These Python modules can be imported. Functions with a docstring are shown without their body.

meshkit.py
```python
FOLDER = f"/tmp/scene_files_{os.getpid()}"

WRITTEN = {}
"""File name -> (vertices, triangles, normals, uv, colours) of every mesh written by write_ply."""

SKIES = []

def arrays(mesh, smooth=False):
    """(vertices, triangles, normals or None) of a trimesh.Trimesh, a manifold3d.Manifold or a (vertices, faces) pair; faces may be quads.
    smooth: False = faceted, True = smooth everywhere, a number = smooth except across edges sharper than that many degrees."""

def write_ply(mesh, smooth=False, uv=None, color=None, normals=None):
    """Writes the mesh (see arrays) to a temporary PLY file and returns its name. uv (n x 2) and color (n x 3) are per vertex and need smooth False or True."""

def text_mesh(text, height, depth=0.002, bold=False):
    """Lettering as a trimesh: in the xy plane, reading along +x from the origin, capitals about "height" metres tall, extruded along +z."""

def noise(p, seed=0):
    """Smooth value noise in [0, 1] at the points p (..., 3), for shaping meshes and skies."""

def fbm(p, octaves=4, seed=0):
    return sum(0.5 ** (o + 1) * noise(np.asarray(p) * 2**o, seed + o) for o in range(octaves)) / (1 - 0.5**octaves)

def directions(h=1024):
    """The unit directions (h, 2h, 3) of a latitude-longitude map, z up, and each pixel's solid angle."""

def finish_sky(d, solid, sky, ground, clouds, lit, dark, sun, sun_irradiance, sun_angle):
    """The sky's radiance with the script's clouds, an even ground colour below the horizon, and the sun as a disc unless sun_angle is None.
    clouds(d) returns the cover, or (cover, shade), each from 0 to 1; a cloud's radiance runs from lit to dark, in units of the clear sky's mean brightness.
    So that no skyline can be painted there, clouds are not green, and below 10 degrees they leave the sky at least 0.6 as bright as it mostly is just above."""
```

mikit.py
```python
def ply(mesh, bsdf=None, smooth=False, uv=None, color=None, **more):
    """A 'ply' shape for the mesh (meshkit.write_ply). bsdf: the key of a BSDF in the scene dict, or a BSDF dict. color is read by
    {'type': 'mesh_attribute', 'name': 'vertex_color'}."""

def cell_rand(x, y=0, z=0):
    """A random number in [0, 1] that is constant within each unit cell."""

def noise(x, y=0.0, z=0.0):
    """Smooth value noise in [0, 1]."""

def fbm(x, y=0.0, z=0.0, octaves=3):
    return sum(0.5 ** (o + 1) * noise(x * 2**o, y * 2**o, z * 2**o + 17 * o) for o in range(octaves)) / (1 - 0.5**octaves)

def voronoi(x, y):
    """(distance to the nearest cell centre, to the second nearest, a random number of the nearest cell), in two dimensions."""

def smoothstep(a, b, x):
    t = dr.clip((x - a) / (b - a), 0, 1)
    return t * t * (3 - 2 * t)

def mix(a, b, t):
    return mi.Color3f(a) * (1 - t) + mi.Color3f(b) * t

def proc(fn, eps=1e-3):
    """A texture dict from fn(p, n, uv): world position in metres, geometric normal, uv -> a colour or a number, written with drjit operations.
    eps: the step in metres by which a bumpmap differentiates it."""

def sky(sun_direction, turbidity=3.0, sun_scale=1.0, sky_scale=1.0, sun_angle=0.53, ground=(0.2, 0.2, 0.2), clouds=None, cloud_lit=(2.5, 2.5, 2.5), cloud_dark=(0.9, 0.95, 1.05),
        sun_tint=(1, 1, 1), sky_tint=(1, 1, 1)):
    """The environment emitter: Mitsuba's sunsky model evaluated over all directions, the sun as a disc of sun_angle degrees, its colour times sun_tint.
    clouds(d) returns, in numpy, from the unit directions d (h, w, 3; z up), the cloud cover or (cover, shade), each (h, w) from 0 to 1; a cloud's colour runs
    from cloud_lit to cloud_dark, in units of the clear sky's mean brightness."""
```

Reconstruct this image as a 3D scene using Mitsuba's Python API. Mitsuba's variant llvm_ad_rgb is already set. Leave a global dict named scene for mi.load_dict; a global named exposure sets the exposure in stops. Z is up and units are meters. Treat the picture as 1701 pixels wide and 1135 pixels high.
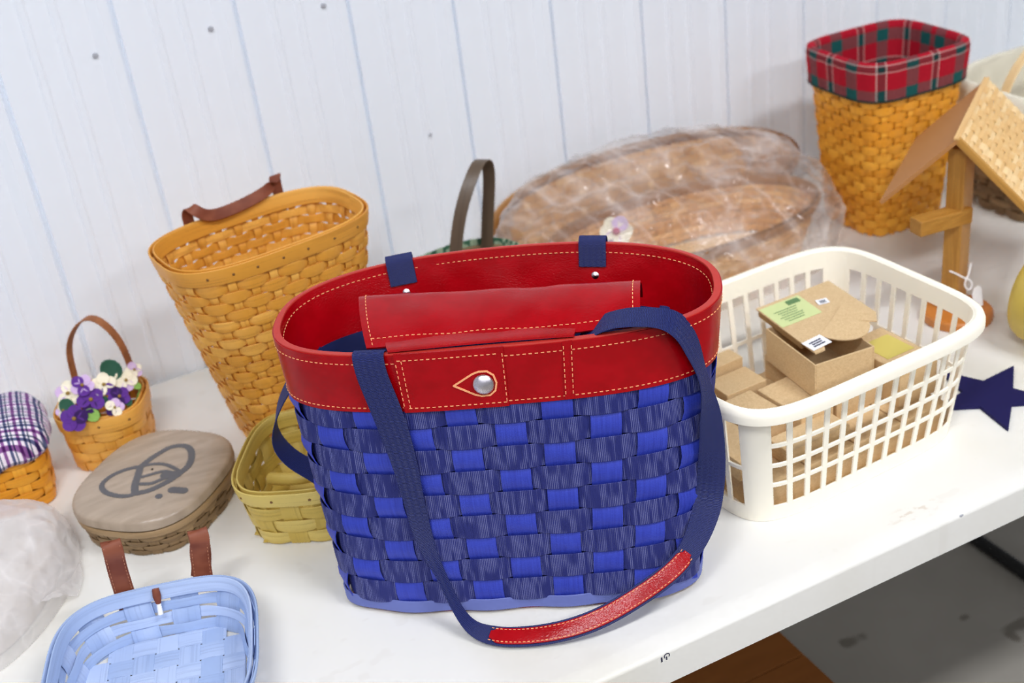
import math, random
import numpy as np, trimesh, mitsuba as mi, drjit as dr
import mikit, meshkit
from mikit import proc, noise, fbm, smoothstep, mix, cell_rand, voronoi
from scipy.interpolate import CubicSpline, PchipInterpolator
import shapely.geometry as sg
from shapely import affinity

rng = random.Random(7)
scene, labels = {}, {}
TZ = 0.74                                   # table top above the floor; shapes are written with z = 0 on the table top

# ---------------------------------------------------------------- camera, light, exposure
exposure = 0.10
CAM = np.array([-0.07921, -0.99314, 1.06975])
YAW, PITCH, ROLL, FPX = 0.398669521, 0.500606666, -0.132232090, 2066.85609


def cam_axes():
    f = np.array([np.sin(YAW) * np.cos(PITCH), np.cos(YAW) * np.cos(PITCH), -np.sin(PITCH)])
    r = np.cross(f, [0, 0, 1]); r /= np.linalg.norm(r)
    u = np.cross(r, f)
    c, s = np.cos(ROLL), np.sin(ROLL)
    return f, c * r + s * u, -s * r + c * u


cf, cr, cu = cam_axes()
eye = CAM + [0, 0, TZ]
scene['camera'] = {'type': 'thinlens', 'fov': float(np.degrees(2 * np.arctan(850.5 / FPX))), 'fov_axis': 'x', 'aperture_radius': 0.0055,
                   'focus_distance': 1.50, 'near_clip': 0.05, 'far_clip': 60.0,
                   'to_world': mi.ScalarTransform4f().look_at(origin=eye.tolist(), target=(eye + cf).tolist(), up=cu.tolist())}
LAMP = 52.0
LAMPS = [(x, y) for y in (-1.35, -3.5) for x in (-0.95, 1.55)]
CEIL = 3.7


# ---------------------------------------------------------------- helpers
def numbered(key):
    if not any(k == key or k.startswith(key + '__') for k in scene) and key not in labels:
        return key
    i = 1
    while True:
        k = f'{key}_{i:03d}'
        if k not in labels and not any(s == k or s.startswith(k + '__') for s in scene):
            return k
        i += 1


COUNT = {}


def newkey(full):
    if full not in COUNT:
        COUNT[full] = 0
        return full
    COUNT[full] += 1
    return f'{full}_{COUNT[full]:03d}'


def thing(name, label, cat, group=None):
    key = newkey(name)
    labels[key] = {'label': label, 'category': cat}
    if group:
        labels[key]['group'] = group
    return key


def put(parent, name, mesh, bsdf, smooth=False, uv=None, label=None, kind=None, turn=True, **more):
    key = newkey(f'{parent}__{name}' if name else parent) if name else parent
    if isinstance(mesh, trimesh.Trimesh):
        v, f = np.array(mesh.vertices), np.array(mesh.faces)
    else:
        v, f = np.array(mesh[0], float), np.array(mesh[1], int)
    c = v - v.mean(0)
    if np.einsum('ij,ij->i', c[f[:, 0]], np.cross(c[f[:, 1]], c[f[:, 2]])).sum() < 0 and turn:
        f = f[:, ::-1]
    v = v + [0, 0, TZ]
    scene[key] = mikit.ply((v, f), bsdf, smooth, uv, **more)
    if label or kind:
        labels[key] = {}
        if label: labels[key]['label'] = label
        if kind: labels[key]['kind'] = kind
    return key


def structure(name, mesh, bsdf, smooth=False, **more):
    put(name, None, mesh, bsdf, smooth, **more)
    labels[name] = {'kind': 'structure'}
    return name


def cat(meshes):
    V, F, o = [], [], 0
    for m in meshes:
        v, f = (np.array(m.vertices), np.array(m.faces)) if isinstance(m, trimesh.Trimesh) else m[:2]
        V.append(v); F.append(np.asarray(f) + o); o += len(v)
    return np.vstack(V), np.vstack(F)


def unit(a):
    return a / np.maximum(np.linalg.norm(a, axis=-1, keepdims=True), 1e-12)


def strip(P, Wd, w, th, closed=False, bevel=0.35, puff=0.0, Nn=None):
    """a flat band swept along P: its width runs along Wd, its thickness along the normal; 8-sided section. Returns vertices, faces, uv in metres."""
    P = np.asarray(P, float); n = len(P)
    if closed:
        T = unit(np.roll(P, -1, 0) - np.roll(P, 1, 0))
    else:
        T = unit(np.gradient(P, axis=0))
    Wd = np.broadcast_to(np.asarray(Wd, float), P.shape)
    Wd = unit(Wd - T * (Wd * T).sum(1, keepdims=True))
    N = np.cross(T, Wd) if Nn is None else Nn
    w = np.broadcast_to(np.asarray(w, float), (n,))[:, None]; th = np.broadcast_to(np.asarray(th, float), (n,))[:, None]
    b = np.minimum(bevel * th, w * .2)
    sec = [(-.5, -1, .0), (-.5, 1, .0)]
    ring = []
    for sw, sn, kw, kn in ((-1, -1, 0, 1), (1, -1, 0, 1), (1, -1, 1, 0), (1, 1, 1, 0), (1, 1, 0, 1), (-1, 1, 0, 1), (-1, 1, 1, 0), (-1, -1, 1, 0)):
        # kw: at full width, kn: at full thickness
        x = sw * (w / 2 - (0 if kw else b)); y = sn * (th / 2 - (0 if kn else b))
        ring.append(P + Wd * x + N * y)
    if puff:
        ring.insert(5, P + N * (th / 2 + puff)); ring.insert(1, P - N * (th / 2 + puff * .3))
    k = len(ring)
    V = np.stack(ring, 1)
    s = np.r_[0, np.cumsum(np.linalg.norm(np.diff(P, axis=0), axis=1))]
    Vc = (V - P[:, None]) @ np.eye(3)
    vv = (Vc * Wd[:, None]).sum(2)
    if closed:
        V = np.concatenate([V, V[:1]]); vv = np.concatenate([vv, vv[:1]])
        s = np.r_[s, s[-1] + np.linalg.norm(P[0] - P[-1])]; n += 1
    uv = np.stack([np.broadcast_to(s[:, None], vv.shape), vv + .01], 2).reshape(-1, 2)
    i, j = np.meshgrid(np.arange(n - 1), np.arange(k), indexing='ij')
    q = np.stack([i * k + j, i * k + (j + 1) % k, (i + 1) * k + (j + 1) % k, (i + 1) * k + j], -1).reshape(-1, 4)
    F = np.vstack([q[:, [0, 1, 2]], q[:, [0, 2, 3]]])
    V = V.reshape(-1, 3)
    if not closed:
        o = len(V)
        V = np.vstack([V, V[:k], V[-k:]]); uv = np.vstack([uv, uv[:k], uv[-k:]])
        a = np.array([[o, o + m + 1, o + m] for m in range(1, k - 1)]); c = np.array([[o + k, o + k + m, o + k + m + 1] for m in range(1, k - 1)])
        F = np.vstack([F, a, c])
    # orientation: make outward
    m = trimesh.Trimesh(V, F, process=False)
    if m.volume < 0:
        F = F[:, ::-1]
    return V, F, uv


def put_strip(parent, name, st, bsdf, label=None, kind=None, jitter=True):
    V, F, uv = st
    uv = uv + ([rng.random() * 40, rng.random() * 9] if jitter else [0, 0])
    return put(parent, name, (V, F), bsdf, True, uv, label, kind)


def spline(keys, n, closed=False):
    K = np.asarray(keys, float)
    s = np.r_[0, np.cumsum(np.linalg.norm(np.diff(K[:, :3], axis=0), axis=1))]
    t = np.linspace(0, s[-1], n)
    return PchipInterpolator(s, K, axis=0)(t) if len(K) < 3 else CubicSpline(s, K, axis=0, bc_type='natural')(t)


def rbox(sx, sy, sz, r=.002, at=(0, 0, 0), rz=0.0, seg=1):
    """box with chamfered edges, resting with its underside at at[2]"""
    import manifold3d as m3
    r = min(r, sx * .3, sy * .3, sz * .3)
    c = m3.Manifold.cube([sx - 2 * r, sy - 2 * r, sz - 2 * r], True)
    s = m3.Manifold.sphere(r, 8)
    pts = []
    for x in (-1, 1):
        for y in (-1, 1):
            for z in (-1, 1):
                pts.append(s.translate([x * (sx / 2 - r), y * (sy / 2 - r), z * (sz / 2 - r)]))
    m = m3.Manifold.batch_hull(pts).rotate([0, 0, math.degrees(rz)]).translate([at[0], at[1], at[2] + sz / 2])
    q = m.to_mesh()
    return np.array(q.vert_properties[:, :3], float), np.array(q.tri_verts)


def prism(poly, z0, z1):
    """shapely polygon extruded from z0 to z1"""
    parts = []
    for g in getattr(poly, 'geoms', [poly]):
        m = trimesh.creation.extrude_polygon(g, z1 - z0, engine='earcut')
        m.apply_translation([0, 0, z0])
        parts.append(m)
    return cat(parts)


def tube(P, r, sides=8, caps=True):
    P = np.asarray(P, float); n = len(P)
    T = unit(np.gradient(P, axis=0))
    ref = np.array([0.31, 0.2, 0.93])
    A = unit(np.cross(T, ref)); Bv = np.cross(T, A)
    r = np.broadcast_to(np.asarray(r, float), (n,))[:, None, None]
    an = np.arange(sides) * 2 * np.pi / sides
    V = P[:, None] + r * (np.cos(an)[None, :, None] * A[:, None] + np.sin(an)[None, :, None] * Bv[:, None])
    i, j = np.meshgrid(np.arange(n - 1), np.arange(sides), indexing='ij')
    q = np.stack([i * sides + j, i * sides + (j + 1) % sides, (i + 1) * sides + (j + 1) % sides, (i + 1) * sides + j], -1).reshape(-1, 4)
    F = np.vstack([q[:, [0, 1, 2]], q[:, [0, 2, 3]]])
    V = V.reshape(-1, 3)
    if caps:
        V = np.vstack([V, P[:1], P[-1:]]); c0, c1 = len(V) - 2, len(V) - 1
        a = np.arange(sides); b = (a + 1) % sides; o = (n - 1) * sides
        F = np.vstack([F, np.stack([a * 0 + c0, b, a], 1), np.stack([a * 0 + c1, o + a, o + b], 1)])
    return V, F


def lathe(profile, sides=48):
    """profile: (r, z) from bottom to top"""
    pr = np.asarray(profile, float); n = len(pr)
    an = np.arange(sides) * 2 * np.pi / sides
    V = np.stack([pr[:, None, 0] * np.cos(an), pr[:, None, 0] * np.sin(an), pr[:, None, 1] + 0 * an], -1)
    i, j = np.meshgrid(np.arange(n - 1), np.arange(sides), indexing='ij')
    q = np.stack([i * sides + j, i * sides + (j + 1) % sides, (i + 1) * sides + (j + 1) % sides, (i + 1) * sides + j], -1).reshape(-1, 4)
    return V.reshape(-1, 3), np.vstack([q[:, [0, 1, 2]], q[:, [0, 2, 3]]])


def move(m, R=None, t=(0, 0, 0)):
    V = np.asarray(m[0])
    if R is not None:
        V = V @ np.asarray(R).T
    return (V + np.asarray(t), m[1]) + tuple(m[2:])


def rotz(a):
    c, s = math.cos(a), math.sin(a)
    return np.array([[c, -s, 0], [s, c, 0], [0, 0, 1]])


class Oval:
    """superellipse by quarter-wise arc length: u = 0 at +x, .25 at +y, .5 at -x, .75 at -y"""

    def __init__(s, a, b, n, m=400):
        t = np.linspace(0, np.pi / 2, m)
        x = a * np.cos(t) ** (2 / n); y = b * np.sin(t) ** (2 / n); x[-1] = 0; y[0] = 0
        s.x, s.y, s.s = x, y, np.r_[0, np.cumsum(np.hypot(np.diff(x), np.diff(y)))]
        s.L = s.s[-1]

    def __call__(s, u):
        u = np.asarray(u, float) % 1
        k = np.floor(u * 4).astype(int) % 4; f = u * 4 - k
        f = np.where(k % 2 == 1, 1 - f, f)
        x = np.interp(f * s.L, s.s, s.x); y = np.interp(f * s.L, s.s, s.y)
        return np.where((k == 1) | (k == 2), -x, x), np.where(k >= 2, -y, y)


class Surf:
    """the wall of a basket between its base curve and its rim curve"""

    def __init__(s, cx, cy, yaw, top, base, h, z0=0.0, shift=0.0, rim=None, bulge=0.0):
        s.T, s.B = Oval(*top), Oval(*base)
        s.top, s.base = top, base
        s.h, s.z0, s.c, s.yaw, s.shift, s.rim, s.bulge = h, z0, np.array([cx, cy]), yaw, shift, rim, bulge
        s.per = 2 * (s.T.L + s.B.L)

    def loc(s, u, t):
        x1, y1 = s.T(u); x0, y0 = s.B(u); y0 = y0 + s.shift
        zt = s.h + (s.rim(x1, y1) if s.rim else 0)
        k = 1 + s.bulge * np.sin(np.pi * np.clip(t, 0, 1))
        return np.stack([(x0 * (1 - t) + x1 * t) * k, (y0 * (1 - t) + y1 * t) * k, s.z0 + (zt - s.z0) * t + 0 * x1], -1)

    def world(s, q):
        q = np.asarray(q, float)
        c, n = np.cos(s.yaw), np.sin(s.yaw)
        return np.stack([s.c[0] + c * q[..., 0] - n * q[..., 1], s.c[1] + n * q[..., 0] + c * q[..., 1], q[..., 2]], -1)

    def dir(s, q):
        return s.world(q) - np.r_[s.c, 0]

    def frame(s, u, t, e=2e-3):
        u = np.asarray(u, float); t = np.broadcast_to(np.asarray(t, float), u.shape)
        f = lambda a, b: s.world(s.loc(a, b))
        P = f(u, t); Tu = unit(f(u + e, t) - f(u - e, t)); Tt = unit(f(u, t + e) - f(u, t - e))
        N = unit(np.cross(Tu, Tt))
        return P, Tu, np.cross(N, Tu), N

    def ring(s, t, w, th, off=0.0, n=160, wave=None, u0=0.0, u1=1.0, dz=0.0, puff=0.0):
        closed = u1 - u0 > .999
        u = u0 + (u1 - u0) * np.arange(n) / (n if closed else n - 1)
        P, Tu, Up, N = s.frame(u, t)
        o = off + (wave(u) if wave else 0)
        P = P + N * np.reshape(o, (-1, 1)) + [0, 0, dz]
        return strip(P, Up, w, th, closed, puff=puff, Nn=N)

    def upright(s, u, t0, t1, w, th, off=0.0, n=40, wave=None):
        t = np.linspace(t0, t1, n)
        P, Tu, Up, N = s.frame(np.full(n, u), t)
        o = off + (wave(t) if wave else 0)
        P = P + N * np.reshape(o, (-1, 1))
        return strip(P, Tu, w, th, False, Nn=N)

    def patch(s, u0, u1, t0, t1, th, nu=4, nt=2):
        """a piece of the wall th thick"""
        u, t = np.meshgrid(np.linspace(u0, u1, nu), np.linspace(t0, t1, nt), indexing='ij')
        P, Tu, Up, N = s.frame(u.ravel(), t.ravel())
        V = np.vstack([P + N * th / 2, P - N * th / 2]); m = nu * nt
        i, j = np.meshgrid(np.arange(nu - 1), np.arange(nt - 1), indexing='ij')
        a = (i * nt + j).ravel(); b = a + nt; c = b + 1; d = a + 1
        q = [np.stack([a, b, c, d], 1), np.stack([a + m, d + m, c + m, b + m], 1)]
        bd = [k * nt for k in range(nu)] + [(nu - 1) * nt + k for k in range(1, nt)] + [(nu - 1 - k) * nt + nt - 1 for k in range(1, nu)] + [nt - 1 - k for k in range(1, nt - 1)]
        bd = np.array(bd); nx = np.roll(bd, -1)
        q.append(np.stack([bd, bd + m, nx + m, nx], 1))
        q = np.vstack(q)
        return V, np.vstack([q[:, [0, 1, 2]], q[:, [0, 2, 3]]])


# ---------------------------------------------------------------- materials
def srgb(r, g, b):
    c = np.array([r, g, b]) / 255.0
    return [float(x) for x in np.where(c <= .04045, c / 12.92, ((c + .055) / 1.055) ** 2.4)]


def pr(color, rough=.5, spec=.4, two=False, **more):
    c = color if isinstance(color, dict) else {'type': 'rgb', 'value': color}
    d = {'type': 'principled', 'base_color': c, 'roughness': rough, 'specular': spec, **more}
    return {'type': 'twosided', 'bsdf': d} if two else d


def splint(dark, mid, light):
    dark, mid, light = mi.Color3f(srgb(*dark)), mi.Color3f(srgb(*mid)), mi.Color3f(srgb(*light))

    def fn(p, n, uv):
        g = fbm(uv.x * 9, uv.y * 420, 0.0)
        tone = noise(uv.x * 2.3, uv.y * 30, 5.0)
        c = mix(mid, light, smoothstep(.35, .75, tone))
        c = c * (1 - .35 * smoothstep(.5, .8, g)) + dark * (.35 * smoothstep(.5, .8, g))
        return c
    return proc(fn)


def mat(key, d):
    scene[key] = d
    return key


HONEY = mat('mat_honey', pr(splint((158, 96, 26), (212, 148, 54), (228, 170, 78)), .42, .45))
AMBER = mat('mat_amber', pr(splint((156, 88, 18), (220, 146, 36), (234, 166, 54)), .45, .4))
YELLOW = mat('mat_yellow', pr(splint((150, 125, 45), (196, 168, 78), (212, 188, 104)), .45, .4))
BLUEW = mat('mat_bluewash', pr(splint((130, 148, 184), (152, 172, 208), (176, 192, 222)), .5, .35))
BROWNW = mat('mat_brownsplint', pr(splint((70, 52, 32), (128, 102, 70), (158, 130, 92)), .5, .35))
PALEW = mat('mat_palesplint', pr(splint((180, 130, 70), (222, 180, 118), (236, 204, 150)), .5, .35))
BROWNRIM = mat('mat_wickerrim', pr(splint((96, 58, 22), (150, 98, 40), (178, 124, 58)), .45, .4))
WICKER = mat('mat_wicker', pr(splint((150, 95, 45), (205, 150, 85), (226, 178, 115)), .45, .4))
DARKW = mat('mat_darkwood', pr(splint((30, 24, 18), (68, 56, 44), (94, 78, 62)), .4, .45))
WOOD = mat('mat_wood', pr(splint((112, 68, 18), (160, 108, 40), (184, 134, 60)), .45, .4))
TACK = mat('mat_tack', pr(srgb(110, 70, 25), .4, .5))


def leather(c1, c2):
    a, b = mi.Color3f(srgb(*c1)), mi.Color3f(srgb(*c2))
    return proc(lambda p, n, uv: mix(a, b, smoothstep(.3, .7, fbm(p.x * 45, p.y * 45, p.z * 45))))


def leather_bump(p, n, uv):
    return fbm(p.x * 700, p.y * 700, p.z * 700, 2) * .5 + noise(p.x * 26, p.y * 26, p.z * 26) * 3.4


RED = mat('mat_redleather', {'type': 'bumpmap', 'tex': proc(leather_bump, 4e-4), 'scale': .0006,
                             'bsdf': pr(leather((150, 1, 10), (160, 2, 14)), .22, .22, clearcoat=.05, clearcoat_gloss=.8)})
TAN = mat('mat_tanleather', pr(leather((136, 82, 46), (160, 102, 62)), .5, .4))
RUST = mat('mat_rustleather', pr(leather((116, 58, 38), (136, 76, 52)), .55, .35))
STITCH = mat('mat_stitch', pr(srgb(232, 160, 112), .7, .2, two=True))


def weave_blue(p, n, uv):
    line = .5 + .5 * dr.sin(uv.x * 2 * math.pi / .0022 + 1.8 * noise(uv.x * 110, uv.y * 45, 3.0))
    r = noise(uv.x * 260, uv.y * 45, 0.0)
    return mix(srgb(32, 38, 102), srgb(118, 122, 172), smoothstep(.2, .95, line) * smoothstep(.2, .8, r) * .62)


def weave_bright(p, n, uv):
    return mix(srgb(38, 50, 152), srgb(50, 66, 174), fbm(uv.x * 40, uv.y * 900, 1.0, 2))


WEBDARK = mat('mat_webdark', {'type': 'bumpmap', 'tex': proc(lambda p, n, uv: fbm(uv.x * 640, uv.y * 60, 0.0, 2), 3e-4), 'scale': .0012,
                              'bsdf': pr(proc(weave_blue), .62, .3, sheen=.3)})
WEBBRIGHT = mat('mat_webbright', pr(proc(weave_bright), .48, .4, sheen=.2))
WEBSLATE = mat('mat_webslate', pr(srgb(100, 110, 172), .55, .3))


def navy_fn(p, n, uv):
    r = dr.sin(uv.x * 2 * math.pi / .0019 + dr.sin(uv.y * 2 * math.pi / .008) * 1.1)
    return mix(srgb(14, 22, 72), srgb(38, 52, 124), smoothstep(-.2, 1, r) * .6)


NAVY = mat('mat_navyweb', {'type': 'bumpmap', 'tex': proc(lambda p, n, uv: dr.sin(uv.x * 2 * math.pi / .0019 + dr.sin(uv.y * 2 * math.pi / .008) * 1.1), 2e-4), 'scale': .00022,
                           'bsdf': pr(proc(navy_fn), .5, .4, sheen=.2)})
NAVYLIN = mat('mat_navylining', pr(srgb(22, 32, 84), .6, .3))
STEEL = mat('mat_steel', {'type': 'roughconductor', 'material': 'Cr', 'alpha': .18})
CREAM = mat('mat_creamplastic', pr(srgb(246, 240, 222), .38, .5))


def kraft_fn(p, n, uv):
    f = fbm(p.x * 420, p.y * 420, p.z * 420, 2)
    return mix(srgb(192, 162, 118), srgb(214, 186, 144), f)


KRAFT = mat('mat_kraft', pr(proc(kraft_fn), .75, .2))
KRAFTIN = mat('mat_kraftdark', pr(srgb(150, 116, 74), .8, .2))
GREENLABEL = mat('mat_greenlabel', pr(srgb(200, 210, 148), .6, .3))
YELLOWLABEL = mat('mat_yellowlabel', pr(srgb(200, 184, 96), .6, .3))
INKGREEN = mat('mat_inkgreen', pr(srgb(96, 128, 84), .7, .2))
PAPER = mat('mat_paper', pr(srgb(240, 240, 242), .6, .3))
INK = mat('mat_ink', pr(srgb(60, 60, 78), .7, .2))
STAR = mat('mat_starfelt', pr(srgb(26, 24, 74), .75, .2))
OLIVE = mat('mat_oliveglaze', pr(proc(lambda p, n, uv: mix(srgb(186, 160, 66), srgb(204, 178, 84), fbm(p.x * 30, p.y * 30, p.z * 30))), .38, .5))
BLACK = mat('mat_blacksteel', pr(srgb(24, 24, 24), .5, .4))
CARTON = mat('mat_carton', pr(proc(lambda p, n, uv: mix(srgb(112, 64, 22), srgb(128, 76, 30), fbm(p.x * 12, p.y * 60, p.z * 60))), .7, .25))
LINER = mat('mat_liner', pr(srgb(226, 220, 200), .85, .1, sheen=.3, two=True))
WHITELOAF = mat('mat_whitecloth', pr(proc(lambda p, n, uv: mix(srgb(198, 188, 176), srgb(232, 226, 218), fbm(p.x * 40 + p.y * 25, p.y * 40, p.z * 60))), .6, .3))

def ridge(p, f):
    a = 1 - dr.abs(2 * noise(p.x * f, p.y * f, p.z * f) - 1)
    b = 1 - dr.abs(2 * noise(p.x * f * 2.1 + 4, p.y * f * 2.1, p.z * f * 2.1) - 1)
    return dr.power(a, 7) * .7 + dr.power(b, 7) * .45


def crinkle(p, n, uv):
    return mi.Float(.085 + .30 * dr.minimum(ridge(mi.Point3f(p.x + .35 * p.z, p.y * .55 + .03 * noise(p.x * 20, p.y * 20, p.z * 20), p.z * .6), 15.0), 1))


def crinkle2(p, n, uv):
    return mi.Float(.38 + .2 * dr.minimum(ridge(p, 15.0), 1))


FILM = mat('mat_film', {'type': 'blendbsdf', 'weight': proc(crinkle),
                        'bsdf_0': {'type': 'thindielectric', 'int_ior': 1.5},
                        'bsdf_1': pr(srgb(240, 232, 226), .16, .9, two=True)})
CLOUDFILM = mat('mat_cloudfilm', {'type': 'blendbsdf', 'weight': proc(crinkle2),
                                  'bsdf_0': {'type': 'thindielectric', 'int_ior': 1.5},
                                  'bsdf_1': pr(srgb(236, 232, 230), .35, .6, two=True)})


def band(x):
    f = x - dr.floor(x)
    g = smoothstep(.06, .075, f) * (1 - smoothstep(.30, .315, f))         # wide green
    d = smoothstep(.60, .61, f) * (1 - smoothstep(.70, .71, f))           # navy
    w = smoothstep(.575, .583, f) * (1 - smoothstep(.592, .60, f)) + smoothstep(.71, .718, f) * (1 - smoothstep(.727, .735, f))
    c = mix(srgb(166, 18, 38), srgb(24, 82, 80), g)
    c = mix(c, srgb(20, 52, 52), d)
    return mix(c, srgb(196, 196, 186), w)


TARTAN = mat('mat_tartan', pr(proc(lambda p, n, uv: band(uv.x / .098) * .5 + band(uv.y / .098 + .22) * .5), .85, .15, sheen=.3, two=True))


def gband(x):
    f = x - dr.floor(x)
    a = smoothstep(.05, .09, f) * (1 - smoothstep(.26, .30, f))
    b = smoothstep(.46, .49, f) * (1 - smoothstep(.64, .67, f))
    b2 = smoothstep(.74, .77, f) * (1 - smoothstep(.84, .87, f))
    c = mix(srgb(246, 240, 244), srgb(140, 92, 150), a)
    c = mix(c, srgb(92, 100, 134), b)
    return mix(c, srgb(96, 110, 128), b2)


GINGHAM = mat('mat_gingham', pr(proc(lambda p, n, uv: gband(uv.x / .023) * gband(uv.y / .023)), .9, .1, sheen=.3, two=True))
GREENCLOTH = mat('mat_greencloth', pr(proc(lambda p, n, uv: mix(srgb(60, 96, 74), srgb(150, 168, 140), smoothstep(.4, .6, noise(uv.x * 160, uv.y * 160, 0.0)))), .9, .1, two=True))


def table_fn(p, n, uv):
    c = mix(srgb(224, 222, 215), srgb(216, 213, 202), smoothstep(.45, .75, fbm(p.x * 6, p.y * 6, 1.0)))
    rub = smoothstep(.5, .75, fbm(p.x * 90, p.y * 160, 2.0)) * (1 - smoothstep(.012, .034, dr.sqrt(dr.square((p.x - .905) * .6) + dr.square((p.y - .035) * 1.6))))
    c = mix(c, srgb(190, 172, 150), rub * .45)
    scuff = smoothstep(.74, .84, fbm(p.x * 26, p.y * 50, 9.0)) * .10
    return mix(c, srgb(188, 180, 166), scuff)


TABLE = mat('mat_table', {'type': 'bumpmap', 'tex': proc(lambda p, n, uv: fbm(p.x * 500, p.y * 500, p.z * 500, 2), 5e-4), 'scale': .00025, 'bsdf': pr(proc(table_fn), .42, .4)})
WALLM = mat('mat_wallsteel', pr(srgb(231, 236, 242), .5, .4))
ROOMW = mat('mat_roomwall', pr(srgb(190, 192, 198), .7, .2, two=True))
SCREW = mat('mat_screw', pr(srgb(168, 170, 176), .4, .5))


def floor_fn(p, n, uv):
    a = fbm(p.x * 3, p.y * 3, 0.0, 4)
    c = mix(srgb(118, 114, 106), srgb(152, 148, 140), a)
    spot = smoothstep(.70, .78, fbm(p.x * 14, p.y * 14, 4.0, 3))
    return mix(c, srgb(86, 80, 70), spot * .7)


FLOORM = mat('mat_concrete', pr(proc(floor_fn), .55, .35))
PETALS = {'purple': mat('mat_petalpurple', pr(srgb(92, 48, 138), .7, .2, two=True)), 'cream': mat('mat_petalcream', pr(srgb(240, 232, 206), .7, .2, two=True)),
          'lilac': mat('mat_petallilac', pr(srgb(206, 178, 216), .7, .2, two=True)), 'dark': mat('mat_petaldark', pr(srgb(52, 24, 84), .7, .2, two=True))}
LEAFD = mat('mat_leafdark', pr(srgb(44, 86, 66), .7, .2, two=True))
LEAFL = mat('mat_leaflight', pr(srgb(134, 172, 84), .7, .2, two=True))
HEART = mat('mat_heart', pr(srgb(150, 118, 56), .7, .2))
LIDTOP = mat('mat_lidtop', {'type': 'bumpmap', 'tex': proc(lambda p, n, uv: fbm(p.x * 55, p.y * 55, p.z * 55, 3), 5e-4), 'scale': .0025,
                            'bsdf': pr(proc(lambda p, n, uv: mix(srgb(150, 132, 112), srgb(176, 158, 138), fbm(p.x * 25, p.y * 120, 0.0))), .4, .4, clearcoat=.8, clearcoat_gloss=.92)})
LIDINK = mat('mat_lidink', pr(srgb(88, 86, 88), .45, .35, clearcoat=.6, clearcoat_gloss=.9))

# ---------------------------------------------------------------- the room
YW = 1.0977
PITCHX = 0.2286 * .85


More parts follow.
